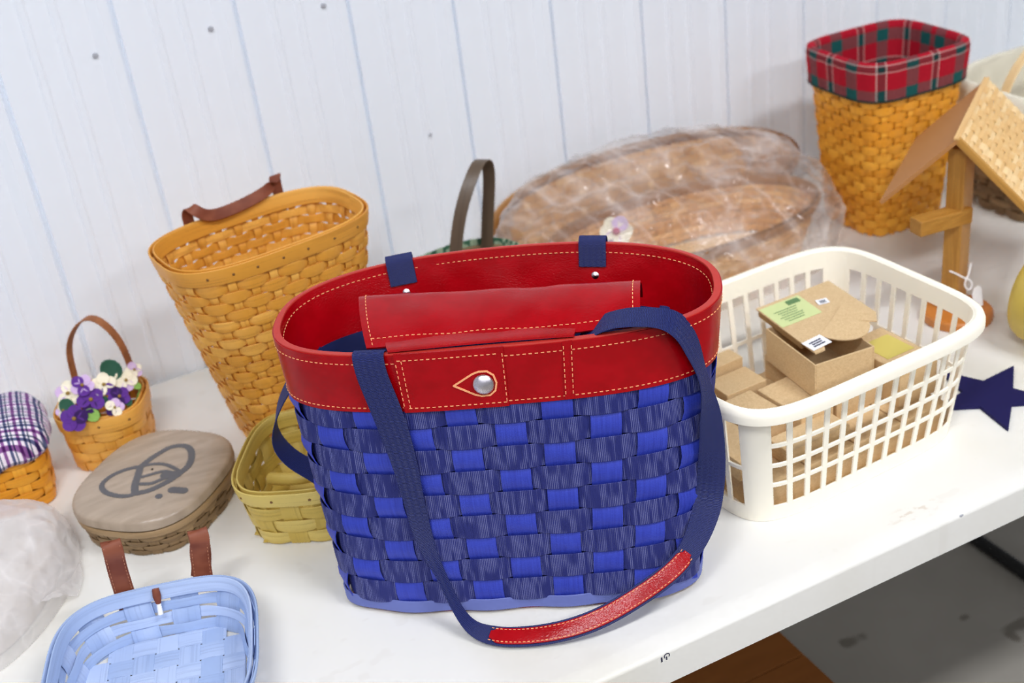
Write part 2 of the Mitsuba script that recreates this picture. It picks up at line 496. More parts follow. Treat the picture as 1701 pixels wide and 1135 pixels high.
def wall_profile():
    xs, ys = [], []
    for k in range(-14, 26):
        x0 = k * PITCHX                                 # right edge of rib k
        for dx, d in ((-.042, 0), (-.024, .0065), (-.0095, .0070), (-.0078, -.0095), (-.0015, -.0095), (.0008, 0), (.050, 0), (.054, .0022), (.062, .0022), (.066, 0), (.096, 0), (.100, .0022), (.108, .0022), (.112, 0)):
            xs.append(x0 + dx); ys.append(YW - d)
    o = np.argsort(xs)
    return np.array(xs)[o], np.array(ys)[o]


wx, wy = wall_profile()
n = len(wx)
V = np.vstack([np.stack([wx, wy, 0 * wx - TZ], 1), np.stack([wx, wy, 0 * wx + CEIL - TZ], 1), np.stack([wx, 0 * wx + YW + .06, 0 * wx - TZ], 1), np.stack([wx, 0 * wx + YW + .06, 0 * wx + CEIL - TZ], 1)])
i = np.arange(n - 1)
F = np.vstack([np.stack([i, i + 1, i + 1 + n], 1), np.stack([i, i + 1 + n, i + n], 1), np.stack([i + 2 * n, i + 1 + 3 * n, i + 1 + 2 * n], 1), np.stack([i + 2 * n, i + 3 * n, i + 1 + 3 * n], 1)])
structure('wall_back', (V, F), WALLM)
for x, z in ((.147, .587), (.338, .588), (.536, .584), (.691, .31)):
    hexa = trimesh.creation.cylinder(radius=.0032, height=.004, sections=6)
    wash = trimesh.creation.cylinder(radius=.0048, height=.0012, sections=20)
    hexa.apply_translation([0, 0, .0026]); wash.apply_translation([0, 0, .0006])
    m = cat([hexa, wash])
    R = np.array([[1, 0, 0], [0, 0, -1], [0, 1, 0]])
    put('wall_back', 'screw', move(m, R, (x, YW, z)), SCREW)
X0, X1, Y0 = wx[0], wx[-1], -6.5
def slab(x0, x1, y0, y1, z0, z1):
    m = trimesh.creation.box((x1 - x0, y1 - y0, z1 - z0)); m.apply_translation([(x0 + x1) / 2, (y0 + y1) / 2, (z0 + z1) / 2])
    return m


structure('floor', slab(X0 - .1, X1 + .1, Y0 - .1, YW + .06, -TZ - .1, -TZ), FLOORM)
structure('ceiling', slab(X0 - .1, X1 + .1, Y0 - .1, YW + .06, CEIL - TZ, CEIL - TZ + .1), ROOMW)
structure('wall_left', slab(X0 - .1, X0, Y0, YW + .06, -TZ, CEIL - TZ), ROOMW)
structure('wall_right', slab(X1, X1 + .1, Y0, YW + .06, -TZ, CEIL - TZ), ROOMW)
structure('wall_front', slab(X0, X1, Y0 - .1, Y0, -TZ, CEIL - TZ), ROOMW)
for x, y in LAMPS:
    k = thing('ceiling_light', f"long white ceiling light, {'left' if x < 0 else 'right'} one of the {'row nearest the steel wall' if y > -2 else 'row behind the viewer'}", 'ceiling light', 'ceiling lights')
    put(k, 'housing', slab(x - .62, x + .62, y - .17, y + .17, CEIL - TZ - .05, CEIL - TZ - .001), ROOMW)
    z = CEIL - TZ - .056
    v = np.array([[x - .6, y - .15, z], [x + .6, y - .15, z], [x + .6, y + .15, z], [x - .6, y + .15, z]])
    put(k, 'diffuser', (v, np.array([[0, 2, 1], [0, 3, 2]])), ROOMW, turn=False, emitter={'type': 'area', 'radiance': {'type': 'rgb', 'value': [LAMP * .975, LAMP * .99, LAMP * 1.03]}})

# ---------------------------------------------------------------- the table
TX0, TX1, TY1, SK = -.62, 2.45, 1.085, .0578
tb = thing('folding_table', 'long white plastic folding table against the steel wall, holding all the baskets', 'table')
prof = [(0.0, -SK), (0.0, -.0105), (.0008, -.0078), (.0026, -.0056), (.0060, -.0042), (.0120, -.0028), (.0200, -.0010), (.0260, -.0002), (.0300, 0.0)] + [(TY1 - .011, 0.0), (TY1 - .003, -.003), (TY1, -.011), (TY1, -SK), (TY1 - .006, -SK), (TY1 - .008, -.04), (.008, -.04), (.006, -SK)]
poly = sg.Polygon([(y, z) for y, z in prof])
m = trimesh.creation.extrude_polygon(poly, TX1 - TX0, engine='earcut')
V = np.array(m.vertices)[:, [2, 0, 1]] + [TX0, 0, 0]
put(tb, 'tabletop', (V, np.array(m.faces)), TABLE, 30)
for lx in (1.614, -.30):
    for yy in (.12, .96):
        put(tb, 'leg', tube([(lx, yy, -TZ + .03), (lx, yy, -.035)], .0125, 14), BLACK, 40)
    put(tb, 'foot_bar', tube([(lx, .06, -TZ + .0145), (lx, 1.02, -TZ + .0145)], .0145, 14), BLACK, 40)
# moulding marks on the table's front edge
ring = sg.Point(0, 0).buffer(.0042).difference(sg.Point(0, 0).buffer(.0032))
ring = ring.intersection(sg.box(-.01, -.002, .01, .01)).union(sg.box(-.0085, -.006, -.0065, .001)).union(sg.box(-.0014, -.006, .0002, -.001))
mk = prism(ring, 0, .0006)
mk = move(mk, np.array([[1, 0, 0], [0, 0, -1], [0, 1, 0]]), (.487, -.0001, -.012))
put(tb, 'moulded_mark', mk, INK)
mk = trimesh.creation.icosphere(1, .003); mk.apply_scale([1.2, .4, .8]); mk.apply_translation([.956, .001, -.007])
put(tb, 'chip', mk, SCREW)

bx = thing('cardboard_box', 'large brown closed carton on the floor under the front edge of the table', 'box')
put(bx, 'body', rbox(.55, .50, .26, .004, (.927 - .275, .30, -TZ)), CARTON)
for s in (-1, 1):
    put(bx, 'flap', rbox(.548, .248, .004, .001, (.927 - .275, .30 + s * .125, -TZ + .2605)), CARTON)


# ---------------------------------------------------------------- woven baskets
def weave(k, S, rows, K, wood, t0=.0, t1=1.0, th=.0012, amp=.0014, fill=.95, stake_fill=.55, phase=0.0, stake_wood=None, parity=0, names=('weaver', 'upright'), per=8, lens=.12, stake_amp=.5):
    pitch_t = (t1 - t0) / rows
    hz = S.h - S.z0
    for j in range(rows):
        sg_ = 1 if (j + parity) % 2 == 0 else -1
        cosv = lambda u, s=sg_: s * np.cos(np.pi * K * (u - phase))
        wave = lambda u: amp * (cosv(u) + .45 * (1 - cosv(u) ** 2))
        uu_ = np.arange(K * per) / (K * per)
        st = S.ring(t0 + (j + .5) * pitch_t, pitch_t * hz * (fill + lens * cosv(uu_)) * (1 + .04 * (rng.random() - .5)), th, 0, K * per, wave, puff=.0004)
        put_strip(k, names[0], st, wood)
    for i in range(K):
        s = -1 if i % 2 == 0 else 1
        wave = lambda t, s=s: stake_amp * amp * s * np.cos(np.pi * ((t - t0) / pitch_t - .5 + parity)) * (t > t0) * (t < t1)
        w = stake_fill * S.per / K
        put_strip(k, names[1], S.upright(phase + i / K, max(t0 - .01, 0), 1.0 - .004 / hz, w, th, 0, rows * 4 + 1, wave), stake_wood or wood)


def rims(k, S, hh, wood, th=.0032, amp=.0018, tacks=(), inner=True, dz=.002):
    t = 1 - hh / 2 / (S.h - S.z0)
    put_strip(k, 'outer_rim', S.ring(t, hh, th, amp + th / 2 + .0002, 200, dz=dz, puff=.0004), wood)
    if inner:
        put_strip(k, 'inner_rim', S.ring(t, hh, th, -(amp + th / 2 + .0002), 200, dz=dz), wood)
    for u in tacks:
        P, Tu, Up, N = S.frame(np.array([u]), np.array([t]))
        b = trimesh.creation.icosphere(1, .0022); b.apply_scale([1, 1, .5])
        R = np.stack([Tu[0], Up[0], N[0]], 1)
        put(k, 'tack', move((np.array(b.vertices), np.array(b.faces)), R, P[0] + N[0] * (amp + th + .0008) + [0, 0, dz]), TACK, True)


def floor_of(k, S, wood, nx=7, ny=5, z=.003, inset=.94, plate=False, zamp=.0008):
    """the woven bottom: splints running both ways, each cut to the base curve"""
    a, b, nn = S.base
    if plate:
        u = np.linspace(0, 1, 80, endpoint=False); x, y = S.B(u)
        pts = S.world(np.stack([x * inset, y * inset + S.shift, 0 * x], 1))
        put(k, 'bottom', prism(sg.Polygon(pts[:, :2]), .0012, .0042), wood)
        return
    def half(v, A, B):
        return A * max(1 - (abs(v) / B) ** nn, 0) ** (1 / nn)
    for (cnt, A, B, ax) in ((ny, a, b, 0), (nx, b, a, 1)):
        w = 2 * B / cnt
        for q in range(cnt):
            v = -B + (q + .5) * w
            L = half(min(abs(v) + w * .08, B * .999), A, B) * .985
            if L < .01: continue
            s = np.linspace(-L, L, 41)
            other = nx if ax == 0 else ny
            pw = 2 * A / other
            zz = z + zamp * np.cos(np.pi * ((s + A) / pw - .5)) * (1 if q % 2 == 0 else -1) * (1 if ax == 0 else -1) * (1 if ax == 0 else 1)
            loc = np.stack([s, np.full_like(s, v), zz], 1) if ax == 0 else np.stack([np.full_like(s, v), s, zz], 1)
            if ax == 1:
                loc[:, 2] = z - zamp * np.cos(np.pi * ((s + A) / pw - .5)) * (-1 if q % 2 else 1)
            loc[:, 1] += S.shift
            P = S.world(loc)
            Wd = S.dir(np.array([0, 1.0, 0]) if ax == 0 else np.array([1.0, 0, 0]))
            put_strip(k, 'base_splint', strip(P, Wd, w * .93, .0011), wood)


def arc_handle(P, Wd, w, th):
    return strip(P, Wd, w, th, bevel=.4)


def stitches(P, Wd, up, w=.0011, dash=.0042, gap=.0030, th=.0008):
    """a row of short raised stitches along the polyline P (its points dense)"""
    P = np.asarray(P, float)
    s = np.r_[0, np.cumsum(np.linalg.norm(np.diff(P, axis=0), axis=1))]
    out, at = [], 0.0
    up = np.broadcast_to(np.asarray(up, float), P.shape); Wd = np.broadcast_to(np.asarray(Wd, float), P.shape)
    I = lambda A, x: np.array([np.interp(x, s, A[:, c]) for c in range(3)])
    while at + dash < s[-1]:
        a, b = I(P, at), I(P, at + dash)
        nn, ww = unit(I(up, at + dash / 2)), unit(I(Wd, at + dash / 2))
        c = [a - ww * w / 2, a + ww * w / 2, b + ww * w / 2, b - ww * w / 2]
        V = np.array(c + [x * .75 + (a + b) / 2 * .25 + nn * th for x in c])
        F = np.array([[0, 2, 1], [0, 3, 2], [4, 5, 6], [4, 6, 7], [0, 1, 5], [0, 5, 4], [1, 2, 6], [1, 6, 5], [2, 3, 7], [2, 7, 6], [3, 0, 4], [3, 4, 7]])
        out.append((V, F)); at += dash + gap
    return cat(out)


# ---------------------------------------------------------------- the blue and red tote bag
BS = Surf(.4465, .2972, -.5242, (.2775, .1151, 2.534), (.2319, .0748, 3.853), .3773, .006, -.0792, lambda x, y: .0151 * x + .0896 * y - .128 * x * x)
bag = thing('tote_bag', 'large blue woven webbing tote bag with a red leather top band and flap', 'tote bag')
weave(bag, BS, 9, 22, WEBDARK, t0=.035, t1=.815, th=.0016, amp=.0044, fill=.985, stake_fill=.68, lens=.03, stake_amp=.9, phase=-.009 + 0.0, stake_wood=WEBBRIGHT, parity=1, names=('webbing_band', 'upright_band'), per=10)
# lining inside the weave
def shell_ring(S, t0, t1, off, nt=14, nu=120):
    u, t = np.meshgrid(np.arange(nu) / nu, np.linspace(t0, t1, nt))
    P, Tu, Up, N = S.frame(u.ravel(), t.ravel())
    V = P + N * off
    i, j = np.meshgrid(np.arange(nt - 1), np.arange(nu), indexing='ij')
    q = np.stack([i * nu + j, i * nu + (j + 1) % nu, (i + 1) * nu + (j + 1) % nu, (i + 1) * nu + j], -1).reshape(-1, 4)
    return V, np.vstack([q[:, [0, 1, 2]], q[:, [0, 2, 3]]])


def thick_ring(S, t0, t1, off, th, nt=10, nu=140, wob=None):
    Vo, F = shell_ring(S, t0, t1, off + th / 2, nt, nu); Vi, _ = shell_ring(S, t0, t1, off - th / 2, nt, nu)
    if wob is not None:
        d = wob(Vo)[:, None]; nrm = unit(Vo - Vi); Vo = Vo + nrm * d; Vi = Vi + nrm * d
    m = len(Vo); j = np.arange(nu); jn = (j + 1) % nu; o = (nt - 1) * nu
    e = np.vstack([np.stack([j, j + m, jn + m], 1), np.stack([j, jn + m, jn], 1), np.stack([o + j, o + jn, o + jn + m], 1), np.stack([o + j, o + jn + m, o + j + m], 1)])
    return np.vstack([Vo, Vi]), np.vstack([F, F[:, ::-1] + m, e])


put(bag, 'lining', thick_ring(BS, .03, .80, -.0065, .0014), NAVYLIN, 40, label='navy fabric lining')
x, y = BS.B(np.linspace(0, 1, 90, endpoint=False))
pts = BS.world(np.stack([x * .985, y * .97 + BS.shift, 0 * x], 1))
put(bag, 'bottom', prism(sg.Polygon(pts[:, :2]), .0008, .0048), RED, label='red leather bottom')
put_strip(bag, 'hem_band', BS.ring(.019, .017, .0026, .0026, 300, lambda u: .0022 * np.cos(np.pi * 22 * (u + .009))), WEBSLATE, label='pale slate blue hem along the foot of the bag')
# leather band round the mouth, outside and inside
put(bag, 'top_band', thick_ring(BS, .797, 1.0, .0050, .0024), RED, 40, label='red leather band stitched round the mouth')
put(bag, 'inner_facing', thick_ring(BS, .745, .999, -.0040, .0020, wob=lambda V: .006 * (meshkit.fbm(V * 16, 2) - .5)), RED, 40, label='red leather facing inside the mouth')
put_strip(bag, 'edge_binding', BS.ring(1.001, .003, .0090, 0, 200), mat('mat_rededge', pr(srgb(178, 50, 42), .45, .3)), label='lighter red cut edge')


def on(u, t, off):
    P, Tu, Up, N = BS.frame(np.atleast_1d(u), np.broadcast_to(t, np.shape(np.atleast_1d(u))))
    return P + N * off, Tu, Up, N


def sew(u, t, off, side=1):
    P, Tu, Up, N = on(u, t, off)
    T = unit(np.gradient(P, axis=0))
    return stitches(P, np.cross(N, T), N * side)


uu = np.linspace(0, 1, 500)
put(bag, 'stitching', cat([sew(uu, np.full(500, .972), .0064), sew(uu, np.full(500, .812), .0064), sew(uu, np.full(500, .972), -.0053, -1),
                           sew(uu, np.full(500, .795), -.0053, -1), sew(uu, np.full(500, .755), -.0053, -1)]), STITCH, kind='stuff', label='pale orange stitching')


def panel(u0, u1, t0, t1, off, th, nu=24, nt=8):
    u, t = np.meshgrid(np.linspace(u0, u1, nu), np.linspace(t0, t1, nt), indexing='ij')
    P, Tu, Up, N = BS.frame(u.ravel(), t.ravel())
    m = nu * nt
    V = np.vstack([P + N * (off + th), P + N * off])
    i, j = np.meshgrid(np.arange(nu - 1), np.arange(nt - 1), indexing='ij')
    a = (i * nt + j).ravel(); b = a + nt; c = b + 1; d = a + 1
    q = [np.stack([a, b, c, d], 1), np.stack([a + m, d + m, c + m, b + m], 1)]
    bd = np.array([k * nt for k in range(nu)] + [(nu - 1) * nt + k for k in range(1, nt)] + [(nu - 1 - k) * nt + nt - 1 for k in range(1, nu)] + [nt - 1 - k for k in range(1, nt - 1)])
    nx = np.roll(bd, -1); q.append(np.stack([bd, bd + m, nx + m, nx], 1)); q = np.vstack(q)
    return V, np.vstack([q[:, [0, 1, 2]], q[:, [0, 2, 3]]])


# flap: rises from the inner back, folds over and runs to the front rim, its tab buttoned down outside
flap = [((-.176, .045, .345), (.186, .020, .348)), ((-.175, .030, .368), (.186, .004, .372)), ((-.172, .014, .382), (.185, -.012, .386)), ((-.169, -.003, .385), (.184, -.030, .389)),
        ((-.164, -.030, .381), (.183, -.054, .385)), ((-.157, -.060, .372), (.182, -.075, .377)), ((-.149, -.088, .362), (.181, -.094, .366))]
rows = []
for a, b in flap:
    s = np.linspace(0, 1, 40)[:, None]
    rows.append(np.array(a) * (1 - s) + np.array(b) * s)
G = np.array(rows); tt = np.linspace(0, 1, 25)
G = CubicSpline(np.linspace(0, 1, len(flap)), G, axis=0)(tt)
G[..., 2] += .005 * (meshkit.fbm(np.stack([G[..., 0] * 22, G[..., 1] * 22, 0 * G[..., 0] + 3], -1), 2) - .5)


def sheet(G, th):
    r, c = G.shape[:2]
    du = np.gradient(G, axis=1); dv = np.gradient(G, axis=0)
    N = unit(np.cross(du, dv)); N = np.where(N[..., 2:] < 0, -N, N)
    T_, B_ = (G + N * th / 2).reshape(-1, 3), (G - N * th / 2).reshape(-1, 3); m = r * c
    i, j = np.meshgrid(np.arange(r - 1), np.arange(c - 1), indexing='ij')
    a = (i * c + j).ravel(); q = np.stack([a, a + 1, a + c + 1, a + c], 1)
    bd = np.r_[np.arange(c), np.arange(1, r) * c + c - 1, (r - 1) * c + np.arange(c - 2, -1, -1), np.arange(r - 2, 0, -1) * c]
    nx = np.roll(bd, -1)
    q = np.vstack([q, q[:, ::-1] + m, np.stack([nx, bd, bd + m, nx + m], 1)])
    F = np.vstack([q[:, [0, 1, 2]], q[:, [0, 2, 3]]])
    V = np.vstack([T_, B_])
    if trimesh.Trimesh(V, F, process=False).volume < 0: F = F[:, ::-1]
    return V, F, N


V, F, N = sheet(G, .0026)
put(bag, 'flap', (BS.world(V), F), RED, 40, label='red leather flap lying across the mouth')
edge = lambda A, nn: (BS.world(A), BS.dir(nn))
st = []
for A, nn in ((G[:, 1], N[:, 1]), (G[:, -2], N[:, -2]), (G[-3, 1:-1], N[-3, 1:-1])):
    P = BS.world(CubicSpline(np.arange(len(A)), A, axis=0)(np.linspace(0, len(A) - 1, 200)))
    U = BS.dir(CubicSpline(np.arange(len(nn)), nn, axis=0)(np.linspace(0, len(nn) - 1, 200)))
    T = unit(np.gradient(P, axis=0)); st.append(stitches(P + U * .0014, np.cross(U, T), U))
# tongue of the flap over the front rim
tg = []
for (xl, xr, y, z) in ((-.126, .105, -.080, .3645), (-.124, .1045, -.092, .3640), (-.121, .104, -.103, .3655), (-.118, .1035, -.113, .3675)):
    s = np.linspace(0, 1, 24)[:, None]
    tg.append(np.array([xl, y, z]) * (1 - s) + np.array([xr, y + .000, z]) * s)
tg = np.array(tg); tg[..., 2] += .0151 * tg[..., 0] - .128 * tg[..., 0] ** 2 + .004
tg[-1, :, 2] += .001
V, F, N2 = sheet(CubicSpline(np.linspace(0, 1, 4), tg, axis=0)(np.linspace(0, 1, 9)), .0024)
put(bag, 'flap_tongue', (BS.world(V), F), RED, 40)
put(bag, 'flap_stitching', cat(st), STITCH, kind='stuff', label='pale orange stitching')
tab = put(bag, 'closure_tab', panel(.6672, .7655, .796, 1.008, .0066, .0026), RED, 40, label='red leather tab with a metal snap')
pu = lambda u0, t0, u1, t1, n=120: sew(np.linspace(u0, u1, n), np.linspace(t0, t1, n), .0095)
put(tab, 'stitching', cat([pu(.6695, .985, .764, .985), pu(.764, .985, .764, .812), pu(.764, .812, .6695, .812), pu(.6735, .812, .6735, .985), pu(.6680, .82, .6680, .985)]), STITCH, kind='stuff', label='pale orange stitching')
put(bag, 'side_seam', panel(.8170, .8255, .80, 1.004, .0066, .0012, 6), RED, 40)
put(bag, 'seam_stitching', cat([pu(.8178, .99, .8178, .805), pu(.8247, .99, .8247, .805)]), STITCH, kind='stuff', label='pale orange stitching')
# teardrop buttonhole and snap
P, Tu, Up, Nn = on(np.array([.7445]), .884, .0094)
R = np.stack([Tu[0], Up[0], Nn[0]], 1)
drop = sg.Polygon([(-.036, 0), (-.012, .0135), (-.004, .016), (.006, .0155), (.013, .010), (.0155, 0), (.013, -.010), (.006, -.0155), (-.004, -.016), (-.012, -.0135)]).buffer(.001)
put(tab, 'buttonhole', move(prism(drop.difference(drop.buffer(-.0022)), -.0004, .0008), R, P[0]), STITCH, label='teardrop buttonhole edge')
pf = [(0, 0), (.0112, 0), (.0128, .0012), (.0128, .0026), (.0115, .0045), (.008, .0066), (.0035, .0076), (0, .0078)]
put(tab, 'snap', move(lathe([(max(r, 1e-5), z) for r, z in pf], 28), R, P[0] + Nn[0] * .0006), STEEL, 40, label='domed metal snap')

# loops of the back handle over the rear rim, each with its rivet
for uc in (.350, .155):
    P, Tu, Up, Nn = on(np.array([uc]), 1.0, 0)
    K = []
    for n_, z_ in ((-.0078, -.030), (-.0080, -.020), (-.0086, -.008), (-.0075, .004), (.0, .0095), (.0080, .004), (.0095, -.010), (.0098, -.045)):
        K.append(P[0] + Nn[0] * n_ + Up[0] * z_)
    put_strip(bag, 'handle_loop', strip(spline(K, 40), Tu[0], .036, .0016), NAVY, label='navy webbing end of the rear handle')
    q, _, _, n1 = on(np.array([uc - .002]), .895, -.0053)
    b = lathe([(1e-5, 0), (.0044, 0), (.005, .001), (.003, .0022), (1e-5, .0025)], 16)
    Rr = np.stack([Tu[0], -Up[0], -Nn[0]], 1)
    put(bag, 'rivet', move(b, Rr, q[0]), STEEL, 40)

# front shoulder strap: over the front rim, down the front, across the table with its leather grip, up the right end and back inside
def world(*q): return BS.world(np.array(q))
key, wid, wdir = [], [], []
def add(P, w, d): key.append(P); wid.append(w); wdir.append(d)
e1 = BS.dir(np.array([1.0, 0, 0])); e2 = BS.dir(np.array([0, 1.0, 0])); ez = np.array([0, 0, 1.0])
for u, t, off, w in ((.6405, .90, -.012, .040), (.6425, .965, -.0105, .040), (.6435, 1.012, -.002, .040), (.6440, 1.012, .007, .040), (.6445, .97, .0125, .040), (.6475, .88, .0128, .040), (.6520, .77, .0120, .039), (.6560, .64, .0125, .034), (.6580, .50, .014, .028)):
    P, Tu, Up, Nn = on(np.array([u]), t, off); add(P[0], w, Tu[0])
for q, w, d in (((-.1019, -.157, .1034), .021, .75 * e1 + .65 * e2), ((-.0892, -.169, .0698), .016, .6 * e1 + .8 * e2), ((-.0755, -.183, .0368), .016, .4 * e1 + .8 * e2 + .2 * ez), ((-.0564, -.199, .0150), .020, .1 * e1 + .9 * e2 + .3 * ez),
                ((-.030, -.212, .0110), .025, e2 + .4 * ez), ((.010, -.218, .0118), .026, e2 * .9 + .5 * ez), ((.055, -.216, .0155), .026, e2 * .85 + .6 * ez), ((.100, -.208, .0245), .026, e2 * .8 + .7 * ez), ((.155, -.190, .044), .026, e2 * .7 + .7 * ez - .2 * e1), ((.2149, -.160, .0768), .027, e2 * .55 + .6 * ez - .5 * e1),
                ((.2336, -.136, .0933), .031, e2 * .25 + .3 * ez - .7 * e1), ((.2488, -.108, .1209), .036, e2 * -.15 - .8 * e1), ((.2560, -.096, .171), .040, -e2 * .45 - .85 * e1), ((.2570, -.095, .2302), .038, -e2 * .65 - .7 * e1), ((.2500, -.094, .2960), .032, -e2 * .9 - .3 * e1)):
    add(world(*q), w, d)
for q, d in (((.2370, -.095, .3440), -.85 * e2 - .42 * e1), ((.2180, -.100, .3740), -.85 * e2 - .35 * e1 - .15 * ez), ((.1820, -.099, .3835), -e2 - .15 * ez), ((.1450, -.095, .3790), -e2 - .05 * ez), ((.1190, -.086, .3600), -e2), ((.100, -.080, .330), -e2)):
    add(world(*q), .038, d)
key, wid, wdir = np.array(key), np.array(wid), np.array(wdir)
s = np.r_[0, np.cumsum(np.linalg.norm(np.diff(key, axis=0), axis=1))]
sd = np.linspace(0, s[-1], 420)
SP_ = CubicSpline(s, key, axis=0)(sd); SW = unit(PchipInterpolator(s, wdir, axis=0)(sd)); Sw = PchipInterpolator(s, wid)(sd)
strap = put_strip(bag, 'shoulder_strap', strip(SP_, SW, Sw, .0017), NAVY, label='navy webbing shoulder strap hanging over the front')
# grip
g0, g1 = s[13] - .004, s[18] + .006
m = (sd >= g0) & (sd <= g1)
GP, GW = SP_[m], SW[m]
T = unit(np.gradient(GP, axis=0)); GW = unit(GW - T * (GW * T).sum(1, keepdims=True)); GN = np.cross(T, GW)
GN = np.where((GN * (eye - [0, 0, TZ] - GP)).sum(1, keepdims=True) < 0, -GN, GN)
L = np.linspace(0, 1, len(GP)); gw = .0205 * np.clip(np.minimum(L, 1 - L) / .035, .25, 1) ** .5
grip = put_strip(strap, 'grip', strip(GP + GN * .0022, GW, gw, .0028), RED, label='red leather grip')
put(grip, 'stitching', cat([stitches(GP + GN * .0037 + GW * sgn * .0080, np.cross(GN, T), GN, dash=.0034, gap=.0022) for sgn in (-1, 1)]), STITCH, kind='stuff', label='pale orange stitching')
# the rear handle bulging out at the left end
K = [world(-.250, .050, .300), world(-.285, .030, .262), world(-.312, .012, .222), world(-.318, .000, .185), world(-.300, -.010, .158), world(-.272, -.020, .142), world(-.252, -.030, .132)]
put_strip(bag, 'rear_handle', strip(spline(K, 60), e2 * .8 + .35 * ez, .030, .0017), NAVY, label='navy webbing rear handle looping out at the left end')

# ---------------------------------------------------------------- honey wall basket behind the bag
S = Surf(.2822, .7990, math.radians(8.2), (.1686 - .005, .1097 - .005, 3.2), (.098, .085, 3.2), .3462)
k = thing('wall_basket', 'tall tapering honey-coloured splint basket with a brown leather hanging strap', 'basket')
weave(k, S, 20, 28, HONEY, t0=.01, t1=.925, amp=.0036, fill=.98, th=.0014, stake_fill=.45, lens=.2)
rims(k, S, .026, HONEY, tacks=(.61, .65, .69, .735, .78, .83, .88))
floor_of(k, S, HONEY, plate=True)
K, KW = [], []
for q, wq in (((-.072, .113, .300), (1, 0, 0)), ((-.072, .113, .345), (1, 0, 0)), ((-.071, .110, .366), (1, 0, .05)), ((-.068, .103, .373), (1, 0, .1)), ((-.062, .096, .369), (.9, -.1, .4)), ((-.052, .092, .360), (.5, .1, .8)), ((-.036, .092, .354), (.1, .3, .95)), ((-.008, .093, .353), (0, .4, .92)),
              ((.025, .094, .356), (0, .4, .92)), ((.050, .094, .361), (.1, .3, .95)), ((.068, .095, .368), (.5, .1, .8)), ((.078, .099, .376), (.9, 0, .4)), ((.083, .105, .379), (1, 0, .1)), ((.085, .112, .374), (1, 0, 0)), ((.085, .114, .350), (1, 0, 0)), ((.085, .114, .310), (1, 0, 0))):
    K.append(np.r_[S.world(np.array(q)), S.dir(np.array(wq))])
K = spline(np.array(K), 140)
put_strip(k, 'hanging_strap', strip(K[:, :3], K[:, 3:], .0185, .0026), RUST, label='brown leather hanging strap across the back rim')

# ---------------------------------------------------------------- small flower basket
S = Surf(-.0125, .8932, math.radians(-22.9), (.068, .066, 3.0), (.060, .060, 3.0), .0995)
k = thing('flower_basket', 'small honey splint basket with a bent wood handle, filled with purple and cream pansies', 'basket')
weave(k, S, 4, 14, HONEY, t0=.02, t1=.76, amp=.0024, fill=.93, th=.0014)
rims(k, S, .026, HONEY, tacks=(.55, .68, .77, .87))
floor_of(k, S, HONEY, plate=True)
hd = np.array([.68, -.20, 0]); c0 = np.array([.004, .915, 0]); hw = np.array([.72, .69, 0])
K = [c0 - hd * .064 + [0, 0, .06], c0 - hd * .066 + [0, 0, .105], c0 - hd * .063 + [0, 0, .155], c0 - hd * .045 + [0, 0, .205], c0 - hd * .0 + [.004, 0, .232], c0 + hd * .043 + [0, 0, .205], c0 + hd * .060 + [0, 0, .155], c0 + hd * .063 + [0, 0, .105], c0 + hd * .061 + [0, 0, .06]]
put_strip(k, 'handle', strip(spline(K, 70), hw, .015, .003), TAN, label='bent brown wood handle')


def disc(r, thick=.0012, cup=.25, n=14, squash=1.0):
    """a rounded petal, slightly cupped, facing +z, rooted at the origin and reaching along +x"""
    rings = 5; V = [[r * .9, 0, cup * 0]]; 
    V = []
    for a in range(rings):
        rr = (a + 1) / rings
        for j in range(n):
            th = 2 * np.pi * j / n
            x, y = r + rr * r * np.cos(th), rr * r * squash * np.sin(th)
            V.append([x, y, cup * r * (rr ** 2) * (.6 + .4 * np.cos(3 * th))])
    V.append([r, 0, 0]); c = len(V) - 1
    F = [[c, j, (j + 1) % n] for j in range(n)]
    for a in range(rings - 1):
        for j in range(n):
            p, q = a * n + j, a * n + (j + 1) % n
            F += [[p, p + n, q + n], [p, q + n, q]]
    V = np.array(V); m = len(V); F = np.array(F)
    V2 = np.vstack([V, V - [0, 0, thick]])
    o = (rings - 1) * n; j = np.arange(n); jn = (j + 1) % n
    E = np.vstack([np.stack([o + j, o + j + m, o + jn + m], 1), np.stack([o + j, o + jn + m, o + jn], 1)])
    return V2, np.vstack([F, F[:, ::-1] + m, E])


def facing(nz, spin=0.0):
    nz = unit(np.asarray(nz, float)); ref = np.array([0, 0, 1.0]) if abs(nz[2]) < .9 else np.array([1.0, 0, 0])
    x = unit(np.cross(ref, nz)); y = np.cross(nz, x)
    c, s = math.cos(spin), math.sin(spin)
    return np.stack([c * x + s * y, -s * x + c * y, nz], 1)


def pansy(at, r, cols, label, face, spin, group=None):
    f = thing('pansy', label, 'flower', group)
    for q, col in enumerate(cols):
        R = facing(face, spin + q * 2 * math.pi / len(cols))
        put(f, 'petal', move(disc(r * .55), R, np.asarray(at) + R[:, 2] * .0012 * (q % 2)), PETALS[col], True, label=None)
    b = trimesh.creation.icosphere(1, r * .17)
    R = facing(face)
    put(f, 'centre', move((np.array(b.vertices), np.array(b.faces)), R, np.asarray(at) + R[:, 2] * .004), HEART, True)
    put(f, 'stem', tube([np.asarray(at) - R[:, 2] * .003, np.asarray(at) * .7 + np.array([-.01, .893, .085]) * .3 - [0, 0, .012], np.array([-.01 + (at[0] + .01) * .5, .893 + (at[1] - .893) * .5, .055])], .0012, 6), LEAFL, True)
    return f


